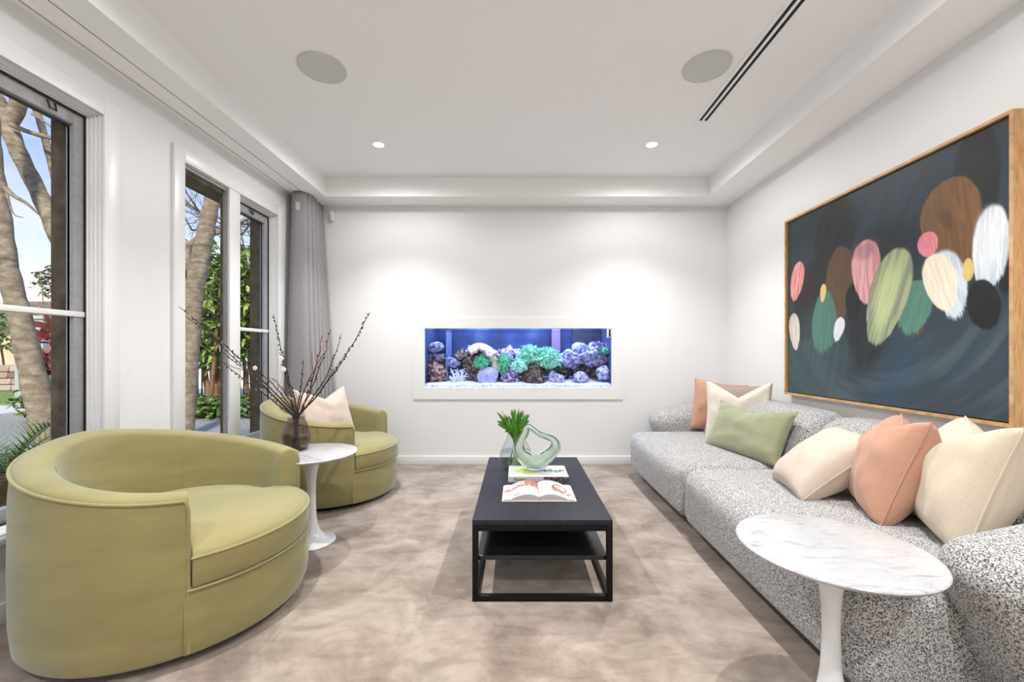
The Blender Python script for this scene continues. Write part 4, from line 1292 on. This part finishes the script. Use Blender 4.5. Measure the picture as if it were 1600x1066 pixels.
# ------------------------------------------------------------------ smoky vase with blossom branches
SX, SY, SZ2 = -1.325, 2.515, .5245
glass_vase('smoky_vase', 'smoky grey glass vase of blossom branches on the side table', (SX, SY, SZ2),
           [(.048, 0), (.060, .004), (.071, .024), (.078, .055), (.079, .090), (.072, .130), (.060, .160), (.050, .178), (.046, .188), (.048, .194)],
           thin_glass('smoky_glass', (.80, .755, .755, 1), 1.5), .085, thin_glass('smoky_water', (.86, .83, .83, 1), 1.25))
M_twig = noisy('dark_twig', [(0.3, lin(28, 23, 21)), (0.7, lin(58, 46, 40))], 60, rough=.8)
M_pink = noisy('pink_bud', [(0.3, lin(168, 110, 108)), (0.7, lin(214, 166, 160))], 90, rough=.7)
M_petal = mat('white_petal', lin(240, 230, 226), .7)
def branch(lab, tip, Yt, bend, rad=.0042, buds=18, pink=.35, flowers=0, side=(), seed=0):
    random.seed(100 + seed)
    t = thing('blossom_branch', lab, 'branch', (SX, SY, SZ2 + .012), group='blossom branches in the smoky vase')
    T = at(tip[0], tip[1], Yt)
    B = Vector((SX + random.uniform(-.03, .03), SY + random.uniform(-.03, .03), SZ2 + .012))
    Nk = Vector((SX + (T.x - SX) * .03 + random.uniform(-.012, .012), SY + random.uniform(-.025, .025), SZ2 + .20))
    Nk.x = max(SX - .035, min(SX + .035, Nk.x))
    B.x = SX - (Nk.x - SX) * .7
    pts = [B, Nk]
    n = 12
    M_ = (Nk + T) / 2 + Vector(bend)
    for k in range(1, n + 1):
        u = k / n
        p = Nk * (1 - u) ** 2 + M_ * 2 * u * (1 - u) + T * u * u
        p += Vector((random.uniform(-.004, .004), random.uniform(-.004, .004), random.uniform(-.003, .003)))
        pts.append(p)
    rr = [rad] * 2 + [rad * (1 - .62 * k / n) for k in range(1, n + 1)]
    MB().tube(pts, rr, 7).build('twig', M_twig, t, smooth=True)
    for (u, tp, yy) in side:
        p0 = pts[1 + int(u * n)]; p1 = at(tp[0], tp[1], yy)
        mid = (p0 + p1) / 2 + Vector((0, 0, -.012))
        MB().tube([p0, mid, p1], [rad * .5, rad * .45, rad * .3], 6).build('side_twig', M_twig, t, smooth=True)
    bd, bp = MB(), MB()
    for k in range(buds):
        u = .15 + .85 * k / buds
        f = 1 + u * n; i = int(f); i2 = min(i + 1, n + 1)
        p = pts[i].lerp(pts[i2], f - i)
        a = random.uniform(0, 6.28)
        q = p + Vector((math.cos(a), math.sin(a) * .6, math.sin(a))) * .008
        (bp if random.random() < pink else bd).blob(q, (.0042, .0042, .006), 6, 4)
    if bd.v: bd.build('bud', M_twig, t, smooth=True)['kind'] = 'stuff'
    if bp.v: bp.build('pink_bud', M_pink, t, smooth=True)['kind'] = 'stuff'
    for k in range(flowers):
        p = pts[-2 - 2 * k]
        fl = MB()
        for j in range(5):
            a = 2 * math.pi * j / 5
            fl.blob(p + Vector((.008 * math.cos(a), -.006, .008 * math.sin(a))), (.0065, .003, .0065), 7, 4)
        f_ = fl.build('blossom', M_petal, t, smooth=True)
        MB().blob(p + Vector((0, -.010, 0)), .003, 6, 4).build('stamen', M_pink, f_, smooth=True)
branch('dark budded branch reaching furthest left, across the window', (280, 479), 2.35, (0, 0, .05), seed=1, buds=20, pink=.15, side=((.5, (360, 548), 2.4),))
branch('dark branch ending just below the leftmost branch tip', (292, 495), 2.45, (0, 0, .04), seed=2, buds=20, pink=.35, flowers=0, side=((.45, (338, 560), 2.45),))
branch('short left branch with a red bud tip before the window', (331, 538), 2.6, (0, 0, .03), seed=3, buds=16, pink=.6)
branch('low left branch with pink buds beside the mullion', (340, 562), 2.30, (0, 0, .0), seed=4, buds=16, pink=.3)
branch('left branch carrying an open pale blossom', (391, 569), 2.5, (.02, 0, .02), seed=5, buds=10, pink=.6, flowers=1)
branch('arching left branch crowded with pink buds', (424, 590), 2.42, (.02, 0, .05), seed=6, buds=20, pink=.9)
branch('tall upright branch in front of the window casing', (426, 491), 2.52, (-.005, 0, .02), seed=7, buds=22, pink=.05)
branch('upright branch tipped with white blossoms', (438, 552), 2.40, (-.01, 0, .0), seed=8, buds=10, pink=.2, flowers=2)
branch('hooked short branch rising straight above the vase', (473, 562), 2.55, (.03, 0, .05), seed=9, buds=8, pink=.2)
branch('pink budded branch bending over the curtain', (514, 543), 2.58, (-.05, 0, .03), seed=10, buds=26, pink=.7, side=((.6, (487, 550), 2.58),))
branch('slim pink budded branch before the curtain', (503, 525), 2.48, (.03, 0, -.02), seed=11, buds=30, pink=.95)
branch('slim branch with a bare upper end before the curtain', (517, 514), 2.62, (.03, 0, -.02), seed=12, buds=18, pink=.4)
branch('dark branch ending left of the longest right branch', (532, 522), 2.45, (.07, 0, -.04), seed=13, buds=16, pink=.4, side=((.55, (538, 555), 2.5),))
branch('longest right branch rising over the white wall', (578, 488), 2.50, (.04, 0, -.04), .005, seed=14, buds=34, pink=.1, flowers=0)

# ------------------------------------------------------------------ garden outside the windows
GZ = -.14
M_gravel = noisy('gravel', [(0.3, lin(116, 114, 114)), (0.5, lin(166, 163, 160)), (0.7, lin(214, 211, 208))], 45, 5, rough=.95, bstr=.7, bdist=.02, bscale=60)
tag(MB().box(-40, XO, -25, 45, GZ - .2, GZ).build('ground', M_gravel), 'grey gravel ground outside the windows', 'ground', kind='structure')
tag(MB().box(XO, 14, 4.9, 45, GZ - .2, GZ).box(XO, 14, -25, YR - .2, GZ - .2, GZ).box(2.4, 14, YR - .2, 4.9, GZ - .2, GZ).build('ground_beyond', M_gravel), 'gravel ground around the rest of the house', 'ground', kind='structure')
tag(MB().box(-22, -10.6, 2, 9.9, GZ - .01, GZ + .015).build('driveway', noisy('pale_concrete', [(0.3, lin(206, 206, 210)), (0.7, lin(236, 236, 238))], 3, rough=.9)), 'pale concrete driveway beyond the gravel', 'driveway', kind='structure')
tag(MB().box(-30, -12.5, 10.2, 13.5, GZ - .01, GZ + .03).build('lawn', noisy('lawn_green', [(0.3, lin(96, 120, 50)), (0.7, lin(150, 172, 84))], 30, rough=.95, bstr=.5, bscale=90)), 'strip of green lawn beyond the driveway', 'lawn', kind='stuff')

def barkmat():
    m = mat('ringed_bark', lin(140, 126, 106), .9)
    nt, b = nodes(m)
    n1 = tex_noise(nt, 9, 7, .65, dist=.2, stretch=(1, 1, 1.6))
    r1 = ramp(nt, n1.outputs['Fac'], [(0.28, lin(98, 87, 72)), (0.5, lin(136, 124, 107)), (0.72, lin(170, 160, 144))])
    n2 = tex_noise(nt, 1.6, 3, .5, dist=.15, stretch=(.35, .35, 9))
    r2 = ramp(nt, n2.outputs['Fac'], [(0.36, (.62, .60, .58)), (0.46, (1, 1, 1)), (1, (1, 1, 1))])
    nt.links.new(mixc(nt, r1.outputs[0], r2.outputs[0], .8, 'MULTIPLY'), b.inputs['Base Color'])
    bump(nt, b, n1.outputs['Fac'], .6, .02)
    return m
M_bark = barkmat()
M_twig2 = noisy('grey_twig', [(0.3, lin(70, 60, 52)), (0.7, lin(110, 96, 84))], 20, rough=.9)

def smooth_path(P, n=5):
    out = []
    for k in range(len(P) - 1):
        a = P[max(k - 1, 0)]; b_ = P[k]; c = P[k + 1]; d = P[min(k + 2, len(P) - 1)]
        for j in range(n):
            u = j / n
            out.append(tuple(.5 * ((2 * b_[i]) + (c[i] - a[i]) * u + (2 * a[i] - 5 * b_[i] + 4 * c[i] - d[i]) * u * u + (3 * b_[i] - a[i] - 3 * c[i] + d[i]) * u ** 3) for i in range(len(b_))))
    out.append(tuple(P[-1]))
    return out

def limb(b, P, Y, n=12):
    """P: list of (px, py, width_px) at distance Y (or per-point Y as 4th)"""
    Q = []
    for p in P:
        yy = p[3] if len(p) > 3 else Y
        w_ = at(p[0], p[1], yy); Q.append((w_.x, w_.y, w_.z, p[2] * yy / FPX / 2 / math.hypot(1, (p[0] - VPX) / FPX)))
    Q = smooth_path(Q)
    b.tube([q[:3] for q in Q], [q[3] * (1 + .06 * math.sin(k * 2.1)) for k, q in enumerate(Q)], n)

def wild_twigs(b, p, d, l, r, dep):
    q = p + d * l
    b.tube([p, (p + q) / 2 + Vector((random.uniform(-.03, .03), random.uniform(-.03, .03), random.uniform(-.03, .03))), q], [r, r * .85, r * .65], 5)
    if dep:
        for _ in range(random.choice((2, 2, 3))):
            nd = (d + Vector((random.uniform(-.8, .8), random.uniform(-.8, .8), random.uniform(-.5, .8)))).normalized()
            wild_twigs(b, q, nd, l * random.uniform(.6, .85), r * .62, dep - 1)

t = thing('tree', 'leaning grey ringed trunk filling the left of the near window', 'tree', at(78, 720, 4.9), group='bare trunked trees outside')
b = MB(); limb(b, [(92, 760, 64), (80, 700, 58), (55, 600, 48), (32, 500, 42), (12, 420, 40), (0, 340, 40), (-14, 250, 40), (-20, 170, 40), (-30, 60, 40)], 4.9, 18)
b.build('trunk', M_bark, t, smooth=True)
b = MB(); limb(b, [(-2, 285, 16), (20, 305, 10), (42, 318, 7), (60, 335, 3)], 4.9); limb(b, [(8, 290, 8), (14, 315, 5), (22, 335, 3), (36, 340, 2)], 4.9)
b.build('branch', M_bark, t, smooth=True)
t = thing('tree', 'forked grey trunk crossing the upper near window', 'tree', at(150, 720, 5.6), group='bare trunked trees outside')
b = MB(); limb(b, [(160, 740, 46), (140, 600, 42), (112, 430, 38), (92, 370, 36), (60, 300, 32), (30, 240, 32), (10, 190, 34), (-10, 150, 36)], 5.6, 16)
b.build('trunk', M_bark, t, smooth=True)
b = MB(); limb(b, [(10, 205, 30), (28, 165, 32), (40, 130, 34), (80, 150, 20), (110, 160, 14)], 5.6); b.build('branch', M_bark, t, smooth=True)
b = MB(); limb(b, [(40, 135, 18), (58, 175, 14), (75, 235, 14), (90, 300, 12), (100, 345, 10)], 5.75); b.build('branch', M_bark, t, smooth=True)
b = MB(); limb(b, [(18, 195, 12), (50, 208, 10), (95, 218, 11), (150, 222, 10)], 5.5); limb(b, [(50, 178, 5), (72, 192, 4), (90, 208, 3)], 5.5); b.build('branch', M_bark, t, smooth=True)
random.seed(3)
t = thing('tree', 'pale leaning trunk in the left pane of the far window', 'tree', at(296, 660, 6.2), group='bare trunked trees outside')
b = MB(); limb(b, [(286, 700, 34), (296, 560, 32), (302, 470, 32), (314, 400, 30), (324, 350, 28), (332, 310, 25), (340, 260, 22), (352, 180, 20)], 6.2, 16)
b.build('trunk', M_bark, t, smooth=True)
b = MB(); limb(b, [(304, 440, 14), (292, 395, 14), (312, 372, 12), (345, 362, 8), (390, 340, 6)], 6.3); b.build('branch', M_bark, t, smooth=True)
t = thing('tree', 'bare twiggy tree against the sky in the far window', 'tree', at(350, 640, 11.5), group='bare trunked trees outside')
b = MB(); limb(b, [(400, 660, 10), (396, 560, 10), (390, 460, 9), (380, 400, 8), (360, 350, 6), (330, 300, 4)], 11.5, 8); b.build('trunk', M_twig2, t, smooth=True)
b = MB()
for (px, py) in ((380, 400), (370, 370), (360, 350), (345, 325), (330, 300), (388, 430), (300, 360), (310, 330), (390, 350), (400, 380)):
    for _ in range(2):
        wild_twigs(b, at(px, py, 11.5), Vector((random.uniform(-1, 1), random.uniform(-.5, .5), random.uniform(.1, 1))).normalized(), .55, .028, 4)
b.build('twig', M_twig2, t, smooth=True)['kind'] = 'stuff'

# long-leaved evergreen shrubs behind the far window
M_lv = noisy('mango_leaf', [(0.3, lin(74, 100, 44)), (0.5, lin(122, 150, 72)), (0.7, lin(190, 206, 128))], 3.0, 3, rough=.45)
M_lv_dark = noisy('groundcover_leaf', [(0.3, lin(62, 92, 46)), (0.7, lin(140, 170, 96))], 5, 3, rough=.5)
M_lv_brown = noisy('dry_stem', [(0.3, lin(92, 68, 46)), (0.7, lin(142, 110, 78))], 8, rough=.9)
def leafq(b, p, d, l, wd):
    sd = d.cross(Vector((random.uniform(-.4, .4), random.uniform(-.4, .4), 1)))
    if sd.length < 1e-3: return
    sd.normalize(); nn = sd.cross(d).normalized()
    m1 = p + d * l * .35 + nn * l * .05; m2 = p + d * l * .7; tp = p + d * l - nn * l * .12
    b.add([p, m1 - sd * wd, m1 + sd * wd, m2 - sd * wd * .8, m2 + sd * wd * .8, tp], [(0, 1, 2), (1, 3, 4, 2), (3, 5, 4)])
def shrub(lab, c, r, n, m, ln, wd, seed, stems=6, sm=None, group='shrubs outside', ros=True, name='shrub', cat='shrub', zbase=None):
    random.seed(seed)
    zb = GZ if zbase is None else zbase
    t = thing(name, lab, cat, (c[0], c[1], zb), group=group)
    b = MB()
    for k in range(n):
        # rosettes of leaves spread through an ellipsoid
        while True:
            q = Vector((random.uniform(-1, 1), random.uniform(-1, 1), random.uniform(-1, 1)))
            if .35 < q.length < 1: break
        p = Vector(c) + Vector((q.x * r[0], q.y * r[1], q.z * r[2]))
        for j in range(7 if ros else 2):
            d = Vector((random.uniform(-1, 1), random.uniform(-1, 1), random.uniform(-.7, .6))).normalized()
            leafq(b, p, d, ln * random.uniform(.7, 1.15), wd)
    b.build('foliage', m, t, recalc=False)['kind'] = 'stuff'
    for k in range(stems):
        a = random.uniform(0, 6.28)
        p0 = Vector((c[0] + r[0] * .35 * math.cos(a), c[1] + r[1] * .35 * math.sin(a), zb)); p1 = Vector(c) + Vector((r[0] * .6 * math.cos(a + .4), r[1] * .6 * math.sin(a + .4), r[2] * .1))
        MB().tube([p0, p0.lerp(p1, .5) + Vector((random.uniform(-.08, .08), 0, 0)), p1], [.045, .035, .02], 6).build('stem', sm or M_lv_brown, t, smooth=True)
    return t
def hp(px, py, Y): return tuple(at(px, py, Y))
shrub('tall glossy long-leaved shrub in the left pane of the far window', hp(332, 478, 9.2), (.95, .8, 1.35), 460, M_lv, .30, .035, 31, 9)
shrub('long-leaved shrub behind the narrow right pane of the far window', hp(398, 470, 9.7), (.8, .8, 1.3), 330, M_lv, .30, .035, 32, 7)
shrub('long-leaved shrub at the outer left of the far window', hp(270, 500, 9.4), (.8, .8, 1.3), 260, M_lv, .30, .035, 33, 7)
for k, (px, Y) in enumerate(((300, 8.0), (322, 8.2), (345, 8.1), (372, 8.3), (395, 8.2))):
    c = at(px, 632, Y)
    shrub(('low leafy groundcover clump at the left of the far window', 'low leafy groundcover clump under the tall shrub', 'low leafy groundcover clump next to the mullion', 'low leafy groundcover clump behind the mullion', 'low leafy groundcover clump in the right pane of the far window')[k],
          (c.x, c.y, GZ + .22), (.42, .35, .22), 120, M_lv_dark, .13, .035, 40 + k, 0, group='groundcover clumps', ros=False, name='groundcover', cat='plant')

# garden fence of dark bars behind the shrubs
t = thing('garden_fence', 'dark metal bar fence behind the shrubs', 'fence', (-6.4, 10.6, GZ))
M_fence = mat('fence_black', lin(30, 30, 32), .5)
f0 = at(250, 600, 10.6); f1 = at(440, 600, 10.6)
nb = 30
for k in range(nb):
    x = f0.x + (f1.x - f0.x) * k / (nb - 1)
    MB().box(x - .012, x + .012, 10.59, 10.614, GZ, 1.15).build('bar', M_fence, t)
MB().box(f0.x, f1.x, 10.585, 10.62, 1.05, 1.09).build('rail', M_fence, t)
MB().box(f0.x, f1.x, 10.585, 10.62, .0, .04).build('rail', M_fence, t)
tag(MB().box(-12, -3.5, 15, 15.2, GZ, 1.7).prism([(-12, 1.7), (-3.5, 1.7), (-3.5, 1.76), (-12, 1.76)], 'y', 14.95, 15.25).build('boundary_wall', noisy('white_render', [(0.3, lin(214, 214, 214)), (0.7, lin(236, 236, 234))], 2, rough=.9)),
    'white rendered boundary wall beyond the bar fence', 'wall')

# plants by the near window: cordylines and cycad fronds
def cordyline(lab, px, py, Y, h, col0, col1, seed):
    random.seed(seed)
    c = at(px, py, Y)
    t = thing('cordyline', lab, 'plant', (c.x, c.y, GZ), group='cordylines outside')
    m = noisy('cordyline_leaf', [(0.3, col0), (0.7, col1)], 6, rough=.5)
    MB().tube([(c.x, c.y, GZ), (c.x + .03, c.y, GZ + (c.z - GZ) * .5), tuple(c)], [.05, .045, .04], 8).build('stem', M_lv_brown, t, smooth=True)
    for k in range(34):
        a = random.uniform(0, 6.28); e_ = random.uniform(-.5, 1.2)
        d = Vector((math.cos(a) * math.cos(e_), math.sin(a) * math.cos(e_), math.sin(e_)))
        p0 = c + Vector((0, 0, random.uniform(-.25, .1)))
        l = h * random.uniform(.7, 1.1)
        v_, f_ = blade(p0, p0 + d * l * .55 + Vector((0, 0, .06)), p0 + d * l + Vector((0, 0, -.22 * l)), .045, 6, Vector((.2, -1, .3)))
        MB().add(v_, f_).build('leaf', m, t, recalc=False)
cordyline('red leaved cordyline outside the near window', 82, 520, 8.2, .50, lin(92, 40, 44), lin(150, 84, 70), 51)
cordyline('lower dark red cordyline outside the near window', 70, 566, 7.2, .34, lin(80, 36, 46), lin(136, 76, 74), 52)
for k, (px, Y) in enumerate(((84, 7.4), (62, 7.6))):
    c = at(px, 600, Y)
    shrub(('low green shrub beside the grey pillar', 'low green shrub under the cordylines')[k], (c.x, c.y, GZ + .36), (.40, .35, .34), 110, M_lv_dark, .16, .035, 60 + k, 2, group='low shrubs by the pillar', ros=False)
def cycad(lab, px, py, Y, seed, n=20, L_=.75):
    random.seed(seed)
    c = at(px, py, Y)
    t = thing('cycad', lab, 'plant', (c.x, c.y, GZ), group='cycads under the near window')
    MB().tube([(c.x, c.y, GZ), (c.x, c.y, c.z)], [.13, .11], 10).build('trunk', M_lv_brown, t, smooth=True)
    m = noisy('cycad_leaf', [(0.3, lin(56, 84, 40)), (0.7, lin(122, 148, 74))], 6, rough=.5)
    for k in range(n):
        a = 2 * math.pi * k / n + random.uniform(-.15, .15); el = random.uniform(.25, 1.1)
        d = Vector((math.cos(a) * math.cos(el), math.sin(a) * math.cos(el), math.sin(el)))
        p0, p1, p2 = c, c + d * L_ * .55, c + d * L_ + Vector((0, 0, -.28))
        b = MB()
        sp = [p0 * (1 - u) ** 2 + p1 * 2 * u * (1 - u) + p2 * u * u for u in [i / 14 for i in range(15)]]
        b.tube(sp, [.008 * (1 - .8 * i / 14) for i in range(15)], 5)
        for i in range(2, 15):
            tn = (sp[i] - sp[i - 1]).normalized(); sd = tn.cross(Vector((0, 0, 1)))
            if sd.length < 1e-3: continue
            sd.normalize()
            for s_ in (-1, 1):
                dd = (sd * s_ + tn * .7 + Vector((0, 0, .15))).normalized()
                l = .17 * math.sin(math.pi * (i / 15)) + .03
                nrm = Vector((0, 0, .007))
                b.add([sp[i] - tn * .007, sp[i] + tn * .007, sp[i] + dd * l + nrm], [(0, 1, 2)])
        b.build('frond', m, t, recalc=False)
cycad('green cycad with arching fronds low outside the near window', 6, 740, 3.3, 71)
cycad('green cycad whose fronds show just above the near armchair', 34, 742, 4.1, 72, 18, .6)

# grey gate pillar, neighbouring house, stone wall
t = thing('gate_pillar', 'pale grey rendered gate pillar outside the near window', 'pillar', at(66, 620, 9.0))
p = at(62, 560, 9.0); top = at(62, 500, 9.0).z
MB().box(p.x - .30, p.x + .30, 8.8, 9.4, GZ, top).build('shaft', noisy('grey_render', [(0.3, lin(150, 156, 154)), (0.7, lin(182, 188, 186))], 3, rough=.9), t)
MB().box(p.x - .35, p.x + .35, 8.75, 9.45, top, top + .07).build('cap', noisy('grey_render', [(0.3, lin(150, 156, 154)), (0.7, lin(182, 188, 186))], 3, rough=.9), t, bevel=.01)

h = thing('house', 'low neighbouring house with a brown tiled roof', 'house', (-26, 21, GZ))
M_tile = noisy('roof_tile', [(0.3, lin(96, 84, 76)), (0.7, lin(150, 136, 124))], 6, rough=.9)
M_hw = noisy('cream_wall', [(0.3, lin(206, 180, 150)), (0.7, lin(226, 206, 180))], 2, rough=.9)
hx0, hx1, hy0, hy1 = -32.0, -21.0, 20.0, 28.0
ez = 2.55
MB().box(hx0 + .6, hx1 - .6, hy0 + .6, hy1 - .6, GZ, ez).build('walls', M_hw, h)
rf = MB()
cxm, cym = (hx0 + hx1) / 2, (hy0 + hy1) / 2
rf.add([(hx0, hy0, ez), (hx1, hy0, ez), (hx1, hy1, ez), (hx0, hy1, ez), (hx0 + 3.6, cym, ez + 1.55), (hx1 - 3.6, cym, ez + 1.55)],
       [(0, 1, 5, 4), (1, 2, 5), (2, 3, 4, 5), (3, 0, 4), (3, 2, 1, 0)])
ro = rf.build('roof', M_tile, h)
for k in range(1, 12):          # tile courses
    f = k / 12
    z = ez + 1.55 * f
    xa, xb = hx0 + 3.6 * f, hx1 - 3.6 * f; ya = hy0 + (cym - hy0) * f
    MB().box(xa, xb, ya - .05, ya + .02, z - .03, z + .04).build('tile_course', M_tile, ro)
    MB().box(xb - .02, xb + .05, ya, hy1 - (hy1 - cym) * f, z - .03, z + .04).build('tile_course', M_tile, ro)
MB().box(cxm + 1.2, cxm + 1.6, cym - .2, cym + .2, ez + 1.4, ez + 2.3).build('chimney', M_hw, ro)
MB().box(hx0 - .05, hx1 + .05, hy0 - .10, hy0, ez - .12, ez).box(hx1, hx1 + .1, hy0, hy1, ez - .12, ez).build('gutter', mat('gutter_red', lin(150, 74, 56), .5), ro)
for k in range(3):
    wx = hx0 + 2.2 + k * 3.0
    f = MB().box(wx, wx + 1.3, hy0 + .55, hy0 + .6, .8, 2.0).build('window', M_trim, h)
    MB().box(wx + .08, wx + 1.22, hy0 + .53, hy0 + .55, .88, 1.92).build('pane', mat('far_pane', lin(70, 80, 92), .1), f)

t = thing('stone_wall', 'low rubble stone wall beyond the lawn', 'wall', (-17.2, 14, GZ))
MB().box(-24, -13.6, 13.95, 14.25, GZ, .72).build('core', noisy('mortar', [(0.3, lin(150, 140, 130)), (0.7, lin(176, 168, 156))], 10, rough=.95), t)
random.seed(9)
M_st = [noisy('rubble_%d' % k, [(0.3, lin(*c)), (0.7, lin(*[min(255, q + 26) for q in c]))], 6, rough=.95) for k, c in enumerate(((120, 92, 84), (150, 132, 118), (112, 106, 104), (168, 150, 136)))]
stone_me = {}
for row in range(4):
    x = -19.6 + random.uniform(0, .2)
    while x < -13.7:
        wd = random.uniform(.28, .5)
        mi = random.randrange(4)
        if mi not in stone_me:
            o = MB().box(-.5, .5, -.5, .5, -.5, .5).build('stone', M_st[mi], t, local=True, bevel=.12, seg=1)
            stone_me[mi] = o.data
        else:
            o = bpy.data.objects.new('stone', stone_me[mi]); C.objects.link(o); o.parent = t
        z = GZ + .11 + row * .21
        o.location = (x + wd / 2 + 17.2, -.07, z - GZ)
        o.scale = (wd * .92, .14, .185)
        x += wd
shrub('clipped green hedge above the stone wall', hp(2, 520, 15.2), (1.6, .9, .75), 300, M_lv_dark, .22, .06, 81, 3, group='far hedges', ros=False, name='hedge', cat='hedge')
M_far = noisy('far_leaf', [(0.3, lin(92, 96, 70)), (0.7, lin(150, 146, 110))], 2, rough=.8)
shrub('small far tree crown above the house roof', hp(88, 440, 32), (1.4, 1.2, 1.25), 260, M_far, .35, .10, 82, 4, group='far trees', ros=False, name='far_tree', cat='tree')

bpy.context.view_layer.update()
